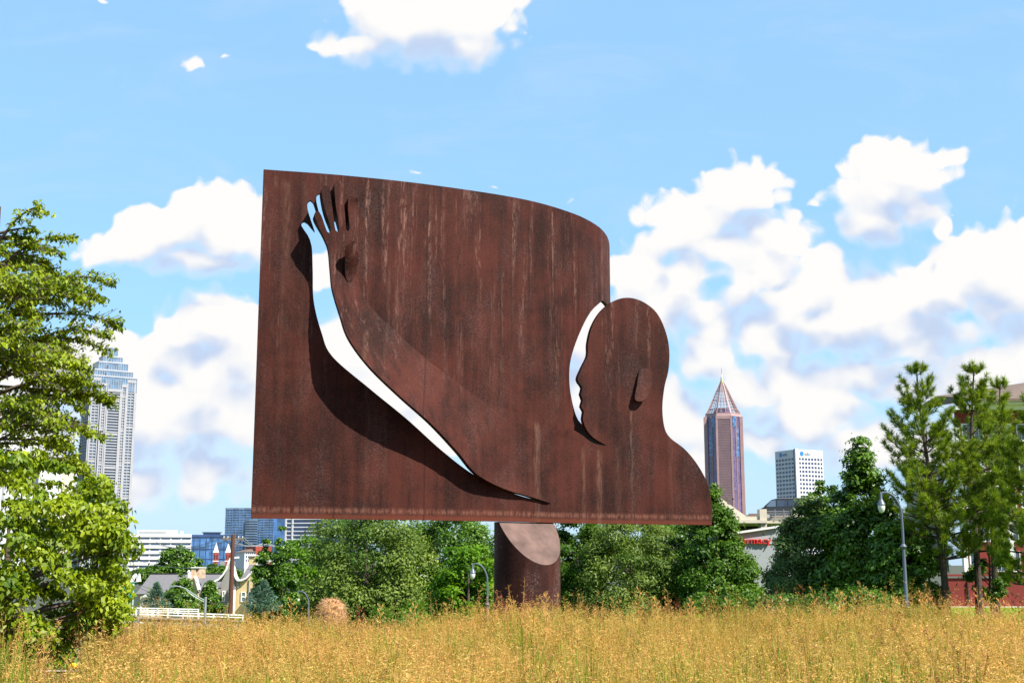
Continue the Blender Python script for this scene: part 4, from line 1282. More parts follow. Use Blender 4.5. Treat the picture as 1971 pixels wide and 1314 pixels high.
# --- red apartment house at the right edge
def red_house():
    Y = 72.0; k = Y / FPX
    x = (1900 - 985.5) * k
    loc = Vector((x, Y, at(1900, 1168, Y).z))
    t = thing('red_apartment_house', loc, 'red apartment house with brown roof behind the pines at the right edge', 'building', None, 0)
    X = lambda px: (px - 1900) * k
    Z = lambda py: hz(py, Y, loc.x, loc.z)
    MB().prism([(X(1848), .6), (X(2150), .6), (X(2150), 14), (X(1848) + 6, 14)], Z(1108), Z(790)).build('brick_wall', M_REDWALL, t)
    MB().box(X(1792), X(1848) - .01, 3, 5, Z(1100), Z(890)).build('rear_wing', M_GREYST, t)
    MB().box(X(1765), X(1815), 2.7, 3.0, Z(906), Z(893)).build('green_awning', M_GREEN, t)
    MB().box(X(1785), X(1830), 2.4, 3.0, Z(925), Z(912)).build('white_balcony', M_TRIM, t)
    MB().box(X(1846), X(2150), .1, 2, Z(787), Z(778)).build('cornice', M_TRIM, t); MB().box(X(1890), X(2150), -.4, 2, Z(778), Z(770)).build('eaves', M_TRIM, t)
    MB().add([(X(1893), -.6, Z(769)), (X(2150), -.6, Z(769)), (X(2150), 8, Z(690)), (X(1900), 8, Z(727)), (X(1893), 12, Z(740))], [(0, 1, 2, 3, 4)]).add([(X(1893), -.6, Z(769) - .15), (X(2150), -.6, Z(769) - .15), (X(2150), -.6, Z(769)), (X(1893), -.6, Z(769))], [(0, 1, 2, 3)]).build('roof', M_BROWNROOF, t)
    # ground-floor garden wall with coping
    MB().box(X(1800), X(2150), -.2, .3, Z(1172), Z(1112)).build('garden_wall', M_REDWALL, t)
    MB().box(X(1798), X(2150), -.35, .45, Z(1108.5), Z(1104.5)).build('wall_coping', M_REDWALL, t)
    MB().box(X(1842), X(1844), -.32, -.2, Z(1160), Z(1118)).build('wall_pipe', M_DARK, t)
    MB().box(X(1798), X(2150), -1.2, -.2, -.4, Z(1166)).build('kerb', M_CREAM, t)
    # windows: dark panes in white frames, with two balconies
    for r, (za, zb) in enumerate(((1098, 1062), (1040, 1000), (975, 935), (910, 865), (845, 815))):
        for px in (1862, 1885, 1912, 1940, 1968, 2000):
            if r == 0 and px == 1885: continue
            wv = MB().box(X(px) - .06, X(px + 15) + .06, .5, .6, Z(za) - .06, Z(za)).box(X(px) - .06, X(px + 15) + .06, .5, .6, Z(zb), Z(zb) + .06).box(X(px) - .06, X(px), .5, .6, Z(za), Z(zb)).box(X(px + 15), X(px + 15) + .06, .5, .6, Z(za), Z(zb)).box(X(px + 7.2), X(px + 7.8), .52, .6, Z(za), Z(zb)).build('window', M_TRIM, t)
            MB().box(X(px), X(px + 7.2), .56, .62, Z(za), Z(zb)).box(X(px + 7.8), X(px + 15), .56, .62, Z(za), Z(zb)).build('pane', M_DKGL, wv)
    for (p0, p1, za) in ((1866, 1892, 975), (1866, 1892, 908)):
        o = MB().box(X(p0), X(p1), -.5, .6, Z(za), Z(za - 4)).build('balcony', M_LIGHTGREY, t)
        b = MB().box(X(p0), X(p1), -.5, -.46, Z(za - 15), Z(za - 14))
        for j in range(14): b.box(X(p0 + (p1 - p0) * j / 13), X(p0 + (p1 - p0) * j / 13) + .025, -.5, -.46, Z(za - 4), Z(za - 14))
        b.build('balustrade', M_TRIM, o, kind='stuff')
    for px in (1846, 1935): MB().box(X(px), X(px + 8), .3, .62, Z(1100), Z(820)).build('white_strip', M_TRIM, t)
red_house()

def grey_flats():
    t, W, h, H = block('grey_apartment_house', 1128, 1195, 985, 125, 0, 8, 'grey apartment house glimpsed between trees right of the column', M_GREYST)
    MB().box(-W / 2, W / 2, 0, 8, -1, h).build('wall', M_LIGHTGREY, t)
    for x0 in (-.7, .55):
        for py in (1016, 1060): sash(t, x0 - .32, x0 + .32, 0, H(py), H(py - (16 if py < 1030 else 25)))
    t, W, h, H = block('grey_apartment_house', 1252, 1290, 985, 128, 0, 8, 'pale wall glimpsed between the trees below the shoulder', M_GREYST)
    MB().box(-W / 2, W / 2, 0, 8, -1, h).build('wall', M_LIGHTGREY, t)
    sash(t, -.4, .3, 0, H(1040), H(1015))
grey_flats()

# ------------------------------------------------------------------ trees and shrubs
M_BARK = mat('grey_brown_bark', (0.085, 0.06, 0.045), 0.9, 0.35, 6.0, bump=0.8, bscale=20, streak=True)
M_BARK_PINE = mat('pine_bark', (0.050, 0.034, 0.027), 0.95, 0.45, 7.0, bump=1.0, bscale=16)
L_OAK = leaf_mat('dark_green_leaves', (0.011, 0.046, 0.003), (0.125, 0.235, 0.016), 0.25, 0.42, 0.35)
L_MID = leaf_mat('mid_green_leaves', (0.016, 0.058, 0.004), (0.110, 0.205, 0.014), 0.33, 0.5, 0.25)
L_BRIGHT = leaf_mat('fresh_green_leaves', (0.030, 0.100, 0.003), (0.155, 0.290, 0.010), 0.40, 0.5, 0.2)
L_NEAR = leaf_mat('yellow_green_leaves', (0.036, 0.100, 0.003), (0.310, 0.370, 0.010), 0.38, 0.45, 0.3)
L_PALE = leaf_mat('green_leaves_with_pale_pods', (0.022, 0.070, 0.006), (0.200, 0.265, 0.045), 0.33, 0.5, 0.25)
L_BLUE = leaf_mat('blue_green_needles', (0.045, 0.095, 0.065), (0.130, 0.220, 0.160), 0.2, 0.6, .2)
L_PINE = leaf_mat('pine_needles', (0.020, 0.066, 0.002), (0.270, 0.345, 0.012), 0.28, 0.5, .25)
L_OLIVE = leaf_mat('olive_yellow_leaves', (0.060, 0.085, 0.006), (0.240, 0.225, 0.018), 0.35, .5, .2)
L_GREY = leaf_mat('grey_green_leaves', (0.020, 0.056, 0.011), (0.125, 0.185, 0.045), 0.3, .5, .25)

def unit(v): return v / np.maximum(np.linalg.norm(v, axis=-1, keepdims=True), 1e-9)

def leaves(P, N, L, asp, g, droop=0.25):
    """one folded diamond per leaf: P foot, N facing, L length"""
    n = len(P)
    t = unit(np.cross(N, unit(g.normal(size=(n, 3)))))
    t = unit(t + np.array([0, 0, -droop]))
    s = unit(np.cross(N, t))
    L = L[:, None]; w = L * asp * .5
    up = unit(np.cross(t, s)); up *= np.sign(up[:, 2:3] + 1e-6)
    V = np.empty((n, 4, 3))
    V[:, 0] = P
    V[:, 1] = P + t * L * .45 + s * w + up * w * .25
    V[:, 2] = P + t * L - up * L * .12
    V[:, 3] = P + t * L * .45 - s * w + up * w * .25
    F = np.arange(4 * n).reshape(n, 4)
    return V.reshape(-1, 3), F

def env(shape, t):
    """relative radius of the crown at relative height t (0 foot, 1 tip)"""
    if shape == 'round': return math.sqrt(max(0.0, 1 - (2 * t - 1) ** 2)) ** .8 * (1.0 if t > .5 else 1.0)
    if shape == 'dome': return math.sqrt(max(0.0, 1 - t ** 2.4)) * (0.80 + 0.2 * min(1, t * 4))
    if shape == 'cone': return (1 - t) ** .8 * min(1.0, .55 + t * 4)
    if shape == 'column': return min(1.0, .75 + t) * (1 - max(0, (t - .55) / .45) ** 1.6)
    return 1 - t

def broadleaf(name, x, y, w, h, leaf_m, label, cat='tree', group=None, seed=1, shape='dome', leaf=.165, n=14000, clumps=90, foot=0.12, asp=.55, trunk=True, lean=0.0, rough=.22, base=None, rc=.19, hang=.25):
    g = np.random.default_rng(seed); pr = random.Random(seed)
    n = int(n * 1.7)
    z0 = ground_z(x, y) if base is None else base
    root = thing(name, (x, y, z0), label, cat, group)
    cz0 = foot * h
    cs, rr = [], []
    lob = [(pr.uniform(0, 6.28), pr.uniform(.1, 1.0), pr.uniform(-rough, rough) * 1.5) for _ in range(9)]
    while len(cs) < clumps:
        t = pr.random() ** .9
        e = env(shape, t) * w / 2
        if pr.random() > (e / (w / 2)) * .9 + .12: continue
        a = pr.uniform(0, 2 * math.pi)
        m = 1 + sum(k * math.exp(-((math.atan2(math.sin(a - b_), math.cos(a - b_)) / .5) ** 2 + ((t - q) / .22) ** 2)) for b_, q, k in lob)
        r = e * m * (pr.uniform(.45, 1.0) ** .5)
        cs.append((r * math.cos(a) + lean * t, r * math.sin(a), cz0 + t * (h - cz0) * (1 + pr.uniform(-rough, rough) * .25)))
        rr.append(w * rc * pr.uniform(.6, 1.2) * (.55 + .45 * env(shape, t)))
    cs = np.array(cs); rr = np.array(rr)
    pick = g.choice(len(cs), n, p=rr ** 2 / (rr ** 2).sum())
    d = unit(g.normal(size=(n, 3)))
    out = unit(cs - np.array([0, 0, cz0 + (h - cz0) * .4]))
    d = unit(d + out[pick] * .55 + np.array([0, 0, .35]))
    rad = rr[pick] * (g.random(n) ** .45) * (1 + .35 * g.normal(size=n) ** 2 * .3)
    P = cs[pick] + d * rad[:, None] * np.array([1, 1, .62])
    P[:, 2] = np.maximum(P[:, 2], .03)
    N = unit(d * .7 + np.array([0, 0, .55]) + g.normal(size=(n, 3)) * .45)
    L = leaf * (.65 + .7 * g.random(n))
    V, F = leaves(P, N, L, asp, g, hang)
    ct = g.random(len(cs))
    tint = np.clip(.55 * ct[pick] + .5 * g.random(n) - .02, 0, 1)
    link('foliage', np_mesh('foliage', V, F, leaf_m, tint), root, kind='stuff')
    if trunk:
        b = MB()
        tr = max(.05, w * .026)
        top = Vector((lean * .7, 0, h * .72))
        path = [Vector((0, 0, -.15)), Vector((lean * .1 + pr.uniform(-.05, .05), 0, h * .2)), Vector((lean * .35, pr.uniform(-.08, .08), h * .45)), top]
        b.tube(path, [tr * 1.35, tr, tr * .75, tr * .25], 8)
        b.build('trunk', M_BARK, root, smooth=True)
        b = MB()
        for i in sorted(range(len(cs)), key=lambda k: -rr[k])[:min(18, len(cs))]:
            q = Vector(cs[i]); f = max(.1, min(.62, q.z / h * .75)); st = Vector((lean * f * .8, 0, h * f))
            mid = st.lerp(q, .5) + Vector((0, 0, .06 * h * pr.uniform(-.2, 1)))
            b.tube([st, mid, q], [tr * .42, tr * .26, tr * .08], 5)
        b.build('limb', M_BARK, root, smooth=True, kind='stuff')
    return root

def spruce(name, x, y, w, h, leaf_m, label, cat, group=None, seed=1, n=5000, base=None):
    """conical shrub of needled sprays that point up and out"""
    g = np.random.default_rng(seed); z0 = ground_z(x, y) if base is None else base
    root = thing(name, (x, y, z0), label, cat, group)
    nb = 150
    t = g.random(nb) ** 1.25; a = g.random(nb) * 2 * np.pi
    ln = (1 - t) * w * .5 * (.65 + .5 * g.random(nb)) + .08
    foot = np.stack([np.zeros(nb), np.zeros(nb), t * h * .9], 1)
    d = unit(np.stack([np.cos(a), np.sin(a), .35 + .7 * t + .2 * g.random(nb)], 1))
    pick = g.integers(0, nb, n); u = .25 + .75 * g.random(n) ** .7
    P = foot[pick] + d[pick] * (ln[pick] * u)[:, None] + g.normal(size=(n, 3)) * w * .012
    ax = unit(d[pick] + g.normal(size=(n, 3)) * .55)
    s = unit(np.cross(ax, g.normal(size=(n, 3))))
    L = (w * .075 * (.6 + .8 * g.random(n)))[:, None]
    V = np.empty((n, 3, 3)); V[:, 0] = P - s * L * .12; V[:, 1] = P + s * L * .12; V[:, 2] = P + ax * L
    F = np.arange(3 * n).reshape(n, 3)
    tint = np.clip(.6 * g.random(nb)[pick] + .45 * g.random(n), 0, 1)
    link('foliage', np_mesh('foliage', V.reshape(-1, 3), F, leaf_m, tint), root, kind='stuff')
    b = MB().tube([(0, 0, -.1), (0, 0, h * .93)], [w * .03, w * .006], 6)
    b.build('trunk', M_BARK, root, smooth=True)
    return root

def pine(x, y, h, spread, clear, label, seed, lean=(0, 0), dens=1.0, trunk_r=.13):
    """loblolly-like pine: bare lower trunk, whorls of upswept limbs that end in brushes of long needles"""
    g = np.random.default_rng(seed); pr = random.Random(seed)
    z0 = ground_z(x, y)
    root = thing('pine_tree', (x, y, z0), label, 'tree', 'pines in front of the red building')
    def ax(t): return Vector((lean[0] * t + .12 * math.sin(t * 5 + seed), lean[1] * t, h * t))
    b = MB(); pts = [ax(i / 12) for i in range(13)]; pts[0].z = -.2
    b.tube(pts, [trunk_r * (1.25 if i == 0 else 1) * (1 - .93 * i / 12) + .012 for i in range(13)], 10)
    b.build('trunk', M_BARK_PINE, root, smooth=True)
    br = MB(); tips = []
    t = clear
    while t < .985:
        k = pr.randint(4, 6); a0 = pr.uniform(0, 6.28)
        rel = (t - clear) / (1 - clear)
        prof = (1 - rel) ** 1.02 * (.55 + .45 * min(1, rel * 3.5))
        for i in range(k):
            a = a0 + 6.28 * i / k + pr.uniform(-.5, .5)
            ln = spread * prof * pr.uniform(.55, 1.15) + .15
            up = .12 + .55 * rel + pr.uniform(-.12, .2)
            st = ax(t)
            dirn = Vector((math.cos(a), math.sin(a), 0))
            mid = st + dirn * ln * .55 + Vector((0, 0, ln * .55 * up))
            end = st + dirn * ln + Vector((0, 0, ln * (up + .28)))
            r0 = trunk_r * .33 * (1 - rel) + .008
            br.tube([st, mid, end], [r0, r0 * .6, .006], 5)
            m = max(2, int((3 + ln * 9.5) * dens))
            for j in range(m):
                u = .35 + .65 * (j + pr.random()) / m
                q = st.lerp(mid, u / .55) if u < .55 else mid.lerp(end, (u - .55) / .45)
                side = Vector((-dirn.y, dirn.x, 0)) * pr.uniform(-1, 1) * ln * .30 * (1.15 - u) * 1.4
                e2 = q + side + Vector((dirn.x * .12, dirn.y * .12, pr.uniform(.04, .26)))
                tips.append((e2, (e2 - q).normalized() + Vector((0, 0, .6)), pr.random()))
                if side.length > .12: br.tube([q, e2], [.006, .004], 4)
        t += pr.uniform(.026, .046) if pr.random() < .8 else pr.uniform(.06, .085)
    tips.append((ax(1.0), Vector((0, 0, 1)), .6))
    br.build('branch', M_BARK_PINE, root, kind='stuff')
    nt = len(tips); per = 42
    P0 = np.repeat(np.array([q[0] for q in tips]), per, 0); A = unit(np.repeat(np.array([q[1] for q in tips]), per, 0))
    n = len(P0)
    u = g.random(n)[:, None]
    P = P0 - A * .13 * u
    d = unit(A * (.55 + .5 * g.random(n))[:, None] + unit(g.normal(size=(n, 3))) * .85)
    L = (.17 + .10 * g.random(n))[:, None]
    s = unit(np.cross(d, g.normal(size=(n, 3))))
    V = np.empty((n, 3, 3)); V[:, 0] = P - s * .009; V[:, 1] = P + s * .009; V[:, 2] = P + d * L
    tint = np.clip(.62 * np.repeat(np.array([q[2] for q in tips]), per) + .42 * g.random(n), 0, 1)
    link('needles', np_mesh('needles', V.reshape(-1, 3), np.arange(3 * n).reshape(n, 3), L_PINE, tint), root, kind='stuff')
    return root

def layered(name, x, y, h, reach, n_br, label, seed, leaf=.085, per=230, low=.05, leaf_m=None, top_thin=1.0, droop=.2, side=None):
    """near garden tree with level sprays of hanging leaves; reach(t) gives the crown radius at relative height t"""
    g = np.random.default_rng(seed); pr = random.Random(seed)
    z0 = ground_z(x, y)
    root = thing(name, (x, y, z0), label, 'tree')
    MB().tube([(0, 0, -.1), (.03, 0, h * .3), (-.02, .04, h * .65), (.02, 0, h * .93)], [.11, .085, .05, .012], 10).build('trunk', M_BARK, root, smooth=True)
    br = MB(); Ps, Ns, Ts, Ls = [], [], [], []
    for i in range(n_br):
        t = low + (1 - low) * ((i + pr.random()) / n_br) ** 1.0
        a = i * 2.39996 + pr.uniform(-.5, .5)
        if side is not None and math.cos(a - side) < -.35: a += math.pi
        ln = reach(t) * pr.uniform(.62, 1.08)
        st = Vector((0, 0, h * t * .88))
        dirn = Vector((math.cos(a), math.sin(a), 0))
        rise = .30 * ln * (.25 + t) * pr.uniform(-.5, 1.7)
        path = poly_path([st, st + dirn * ln * .4 + Vector((0, 0, rise * .75)), st + dirn * ln * .75 + Vector((0, 0, rise)), st + dirn * ln + Vector((0, 0, rise - droop * ln * pr.uniform(.1, .9)))], ln / 8)
        br.tube(path, [.022 * (1 - k / len(path)) + .004 for k in range(len(path))], 5)
        tone = pr.random()
        m = int(per * (ln / reach(.3)) * (top_thin if t > .55 else 1.0))
        for j in range(max(4, m // 9)):
            u = .22 + .78 * pr.random() ** .75
            k = min(len(path) - 2, int(u * (len(path) - 1)))
            q = path[k].lerp(path[k + 1], u * (len(path) - 1) - k)
            sd = Vector((-dirn.y, dirn.x, 0)) * pr.choice((-1, 1))
            tl = ln * .30 * (1.2 - u) * pr.uniform(.4, 1.3) + .06
            tw = (sd + dirn * .75 + Vector((0, 0, pr.uniform(-.45, .75)))).normalized() * tl
            if tl > .12: br.tube([q, q + tw], [.005, .003], 4)
            for _ in range(9):
                v = pr.random()
                Ps.append(q + tw * v + Vector((pr.gauss(0, .025), pr.gauss(0, .025), pr.gauss(0, .018))))
                Ns.append((pr.gauss(0, .5) + dirn.x * .35, pr.gauss(0, .5) + dirn.y * .35, 1.0))
                Ts.append(min(1, max(0, .40 * tone + .55 * pr.random() + .08))); Ls.append(leaf * pr.uniform(.6, 1.25))
    br.build('branch', M_BARK, root, kind='stuff')
    keep = [i for i, q in enumerate(Ps) if q.z > .42]
    Ps, Ns, Ts, Ls = ([L_[i] for i in keep] for L_ in (Ps, Ns, Ts, Ls))
    V, F = leaves(np.array(Ps), unit(np.array(Ns)), np.array(Ls), .5, g, droop=.75)
    link('foliage', np_mesh('foliage', V, F, leaf_m or L_NEAR, np.array(Ts)), root, kind='stuff')
    return root

def lin_tab(tab):
    def f(t):
        for (a, ra), (b, rb) in zip(tab, tab[1:]):
            if t <= b: return ra + (rb - ra) * (t - a) / (b - a)
        return tab[-1][1]
    return f

# --- the two trees at the left edge
p = at(-62, 1200, 17.6)
layered('garden_tree', p.x, p.y, 7.45, lin_tab([(0, 1.0), (.3, 1.3), (.45, 1.5), (.56, 1.9), (.64, 1.85), (.72, 1.55), (.82, 1.8), (.92, 1.25), (1.0, .6)]), 78,
        'taller airy tree at the left edge with loose leaf sprays against the sky', 11, leaf=.08, per=300, low=.45, top_thin=1.0, side=0.0)
p = at(62, 1230, 15.6)
broadleaf('garden_tree', p.x - .38, p.y, 2.75, 3.15, L_NEAR, 'lower dense leafy tree on the left with sunlit yellow green layers above the grass', seed=23, shape='round', leaf=.082, n=19000, clumps=240, foot=.15, asp=.5, rough=.14, rc=.088, hang=.75)

# --- the belt of trees behind the monument: pixel of the crown's middle, foot, top, width, distance
def row(name, px, top, wpx, Y, leaf_m, label, seed, **k):
    if px < 1400:                 # this stretch of the belt stands farther off, beyond the small lamps
        Y *= 1.55; k['leaf'] = k.get('leaf', .165) * 1.4
    q = at(px, 1100, Y)
    zt = at(px, top, Y).z; gz = ground_z(q.x, Y)
    return broadleaf(name, q.x, Y, wpx * Y / FPX, (zt - gz) * 1.07, leaf_m, label, 'tree', 'belt of trees behind the monument', seed, base=gz, **k)
row('broadleaf_tree', 585, 1056, 150, 66, L_BRIGHT, 'rounded bright green tree behind the tan mound', 31, shape='dome', n=13000, clumps=80, foot=.03)
row('broadleaf_tree', 705, 990, 225, 58, L_PALE, 'broad tree speckled with pale pods, left of the column', 32, shape='dome', n=26000, clumps=120, foot=.02)
row('broadleaf_tree', 835, 985, 210, 61, L_OAK, 'dark tree reaching up behind the plate, left of the column', 33, shape='dome', n=22000, clumps=110, foot=.02)
row('broadleaf_tree', 902, 1062, 125, 48, L_BRIGHT, 'low fresh green tree behind the street lamp beside the column', 34, shape='dome', n=11000, clumps=70, foot=.01)
row('broadleaf_tree', 1015, 1010, 150, 63, L_OAK, 'dark tree mostly hidden behind the round column', 35, shape='dome', n=10000, clumps=70, foot=.02)
row('broadleaf_tree', 1112, 1000, 120, 58, L_MID, 'narrow tree immediately right of the round column', 36, shape='column', n=13000, clumps=80, foot=.02)
row('broadleaf_tree', 1215, 1010, 175, 56, L_PALE, 'wide feathery tree under the right half of the plate', 37, shape='dome', n=22000, clumps=110, foot=.02, asp=.35)
row('broadleaf_tree', 1305, 985, 120, 60, L_OAK, 'dark tree under the lower right corner of the plate', 38, shape='column', n=14000, clumps=80, foot=.02)
row('broadleaf_tree', 1382, 955, 160, 54, L_MID, 'bright spreading tree left of the red pharmacy letters', 39, shape='cone', n=21000, clumps=120, foot=.02)
row('broadleaf_tree', 1562, 978, 140, 50, L_GREY, 'dusky fine-leaved tree right of the red pharmacy letters', 40, shape='dome', n=22000, clumps=120, foot=.02, leaf=.12)
row('broadleaf_tree', 1592, 945, 110, 56, L_MID, 'tree whose round crown stands before the white office tower', 41, shape='dome', n=13000, clumps=80, foot=.05)
row('broadleaf_tree', 1668, 888, 190, 48, L_OAK, 'large glossy oak behind the tall street lamp', 42, shape='cone', n=30000, clumps=150, foot=.02)
row('broadleaf_tree', 1735, 1010, 130, 46, L_OAK, 'lower oak filling the space between the street lamp and the first pine', 43, shape='dome', n=14000, clumps=90, foot=.02)
row('broadleaf_tree', 1905, 960, 70, 47, L_MID, 'slender leafy tree between the pine trunks', 44, shape='column', n=5000, clumps=40, foot=.18, leaf=.13)

for px, top, w, sd, lab in ((655, 1012, 150, 151, 'dark tree in the second row behind the tan mound'), (765, 990, 150, 152, 'dark tree in the second row, midway between mound and column'), (885, 990, 140, 153, 'dark tree in the second row just left of the column'),
                        (1065, 1000, 130, 154, 'dark tree in the second row just right of the column'), (1165, 1008, 130, 155, 'dark tree in the second row before the grey apartment house'), (1345, 992, 120, 156, 'dark tree in the second row below the shoulder corner')):
    row('broadleaf_tree', px, top, w, 72, L_OAK, lab, sd, shape='dome', n=7500, clumps=80, foot=.0, leaf=.2)
q = at(527, 1100, 75); gz = ground_z(q.x, 75)
for dx, top, w, sd, lab in ((-12, 1040, 36, 51, 'shorter left twin of the narrow dark trees beside the utility pole'), (22, 1018, 44, 52, 'taller right twin of the narrow dark trees beside the utility pole')):
    qq = at(522 + dx, 1100, 75)
    broadleaf('columnar_tree', qq.x, 75, w * 75 / FPX, at(522, top, 75).z - gz, L_OAK, lab, 'tree', 'narrow trees near the yellow house', sd, shape='column', n=9000, clumps=70, foot=.02, base=gz, rc=.26)

# far and small trees at the left
for px, top, bot, w, Y, lm_, sd, lab, sh in (
        (343, 1056, 1125, 66, 190, L_OAK, 61, 'round dark tree in front of the white office block', 'round'),
        (300, 1092, 1120, 70, 200, L_MID, 62, 'low tree canopy behind the long grey roof, under the white block', 'dome'),
        (425, 1090, 1120, 70, 200, L_MID, 63, 'low tree canopy behind the grey roof, below the red church towers', 'dome'),
        (350, 1108, 1180, 72, 110, L_OAK, 64, 'pointed green tree before the long grey roof', 'cone'),
        (404, 1122, 1180, 50, 112, L_OAK, 65, 'small dark tree beside the stepped chimney gable', 'cone')):
    qq = at(px, top, Y); zb = at(px, bot, Y).z
    broadleaf('broadleaf_tree', qq.x, Y, w * Y / FPX, qq.z - zb, lm_, lab, 'tree', 'small trees around the yellow houses', sd, shape=sh, n=5000, clumps=60, foot=.02, base=zb, leaf=.0055 * Y * .45, rc=.2)
for px, top, bot, w, Y, sd, lab in (
        (302, 1117, 1180, 62, 98, 71, 'blue green conifer beside the white bridge railing'),
        (507, 1112, 1185, 72, 70, 72, 'blue green conifer in front of the yellow house'),
        (570, 1118, 1185, 62, 92, 73, 'blue green conifer behind the smallest street lamp')):
    qq = at(px, top, Y); zb = at(px, bot, Y).z
    spruce('conifer', qq.x, Y, w * Y / FPX, qq.z - zb, L_BLUE, lab, 'tree', 'blue green conifers', sd, base=zb)

# shrubs
for px, top, bot, w, Y, lm_, sd, lab in (
        (385, 1148, 1185, 90, 96, L_OLIVE, 81, 'olive shrub behind the white railing, under the curved lamp arm'),
        (450, 1150, 1185, 70, 94, L_OLIVE, 82, 'yellowish shrub at the foot of the brown utility pole'),
        (482, 1163, 1182, 30, 92, L_MID, 83, 'small shrub at the corner of the yellow house'),
        (655, 1150, 1195, 70, 40, L_GREY, 84, 'shrub to the right of the tan mound'),
        (612, 1172, 1195, 40, 38, L_GREY, 85, 'low grey green shrub left of the tan mound'),
        (780, 1140, 1200, 150, 84, L_MID, 86, 'hedge of low leaves left of the street lamp by the column'),
        (1120, 1145, 1200, 90, 40, L_MID, 87, 'low bush beside the right foot of the column'),
        (1230, 1135, 1200, 150, 42, L_OAK, 88, 'dark bush under the right half of the plate'),
        (1375, 1130, 1200, 130, 43, L_MID, 89, 'bush below the bright spreading tree'),
        (1500, 1145, 1200, 140, 42, L_OAK, 90, 'bush below the dusky fine-leaved tree'),
        (1640, 1140, 1205, 170, 41, L_OAK, 91, 'bush at the foot of the large glossy oak'),
        (1775, 1150, 1205, 60, 36, L_MID, 92, 'small bush between the street lamp and the first pine trunk')):
    qq = at(px, top, Y); zb = at(px, bot, Y).z
    broadleaf('shrub', qq.x, Y, w * Y / FPX, qq.z - zb, lm_, lab, 'shrub', 'shrubs along the far edge of the grass', sd, shape='dome', n=3500, clumps=40, foot=.0, base=min(zb, ground_z(qq.x, Y)), leaf=.0028 * Y * .9, rc=.2, trunk=False)

# --- pines at the right
for px, pyb, top, Y, spread, clear, sd, ltop, lab in (
        (1820, 1190, 700, 45.0, 2.5, .24, 101, -52, 'left pine with leaning dark trunk and pointed top'),
        (1878, 1186, 703, 46.0, 2.2, .27, 102, -4, 'middle pine with slim bare trunk before the red wall'),
        (1915, 1186, 735, 49.0, 1.7, .38, 103, 5, 'thin shaded pine trunk right of the middle pine'),
        (1985, 1190, 765, 43.0, 1.9, .18, 104, 0, 'dark pine cut off by the right edge')):
    qq = at(px, pyb, Y); gz = ground_z(qq.x, Y)
    zt = at(px + ltop, top, Y)
    pine(qq.x, Y, zt.z - gz, spread, clear, lab, sd, lean=(zt.x - qq.x, 0))

# ------------------------------------------------------------------ street furniture
M_POST = mat('blue_grey_post_paint', (0.075, 0.092, 0.125), 0.4, 0.08, 3.0, spec=.5)
M_GLOBE = mat('frosted_lamp_glass', (0.5, 0.5, 0.48), 0.25, 0.03, 1.0)
M_GALV = mat('galvanised_steel', (0.30, 0.315, 0.32), 0.45, 0.12, 3.0, metal=.5)
M_WOODPOLE = mat('creosoted_pole', (0.080, 0.030, 0.019), 0.9, 0.3, 5.0, bump=.4, bscale=14, streak=True)
M_GREYPOLE = mat('weathered_pole', (0.15, 0.12, 0.095), 0.9, 0.3, 5.0, bump=.4, bscale=14, streak=True)
M_CABLE = mat('cable', (0.10, 0.10, 0.10), 0.6, 0.1)
M_CABLE_L = mat('pale_cable', (0.33, 0.315, 0.29), 0.5, 0.1)

def street_lamp(px, ptop, Y, reach, label):
    """tapered post with a ring, a swan neck and a hanging acorn lantern"""
    q = at(px, 1200, Y); x = q.x
    gz = ground_z(x, Y)
    zt = at(px, ptop, Y).z
    t = thing('street_lamp', (x, Y, gz), label, 'street lamp', 'swan-neck street lamps')
    h = zt - gz; s = reach / .62
    MB().lathe([(.085 * s, -.2), (.085 * s, .12), (.06 * s, .2), (.052 * s, h * .45), (.043 * s, h - 1.55 * s)], 14).build('post', M_POST, t, smooth=True)
    zr = h - 1.62 * s
    MB().lathe([(.05 * s, zr - .08 * s), (.09 * s, zr - .03 * s), (.105 * s, zr), (.075 * s, zr + .04 * s), (.045 * s, zr + .08 * s)], 14).build('collar', M_POST, t, smooth=True)
    pts = poly_path([Vector((0, 0, h - 1.56 * s)), Vector((0, 0, h - .95 * s)), Vector((-.03 * s, 0, h - .48 * s)), Vector((-.20 * s, 0, h - .14 * s)), Vector((-.42 * s, 0, h - .01 * s)), Vector((-.62 * s, 0, h - .03 * s))])
    MB().tube(pts, [(.041 * s - .014 * s * i / len(pts)) for i in range(len(pts))], 10).build('swan_neck', M_POST, t, smooth=True)
    c = (-.60 * s, 0, h)
    o = MB().lathe([(.026 * s, -.02 * s), (.036 * s, -.06 * s), (.04 * s, -.20 * s), (.06 * s, -.24 * s), (.115 * s, -.33 * s), (.128 * s, -.37 * s), (.10 * s, -.38 * s)], 14, c).build('lantern_hood', M_POST, t, smooth=True)
    MB().lathe([(.10 * s, -.38 * s), (.11 * s, -.44 * s), (.10 * s, -.51 * s), (.068 * s, -.59 * s), (.025 * s, -.62 * s)], 14, c).build('lantern_glass', M_GLOBE, o, smooth=True)
street_lamp(1747, 947, 38.0, .62, 'tall swan-neck street lamp in front of the oak, right side')
street_lamp(938, 1084, 70.0, .85, 'swan-neck street lamp just left of the round column')
street_lamp(593, 1137, 80.0, .72, 'smallest swan-neck street lamp, before the blue green conifer')

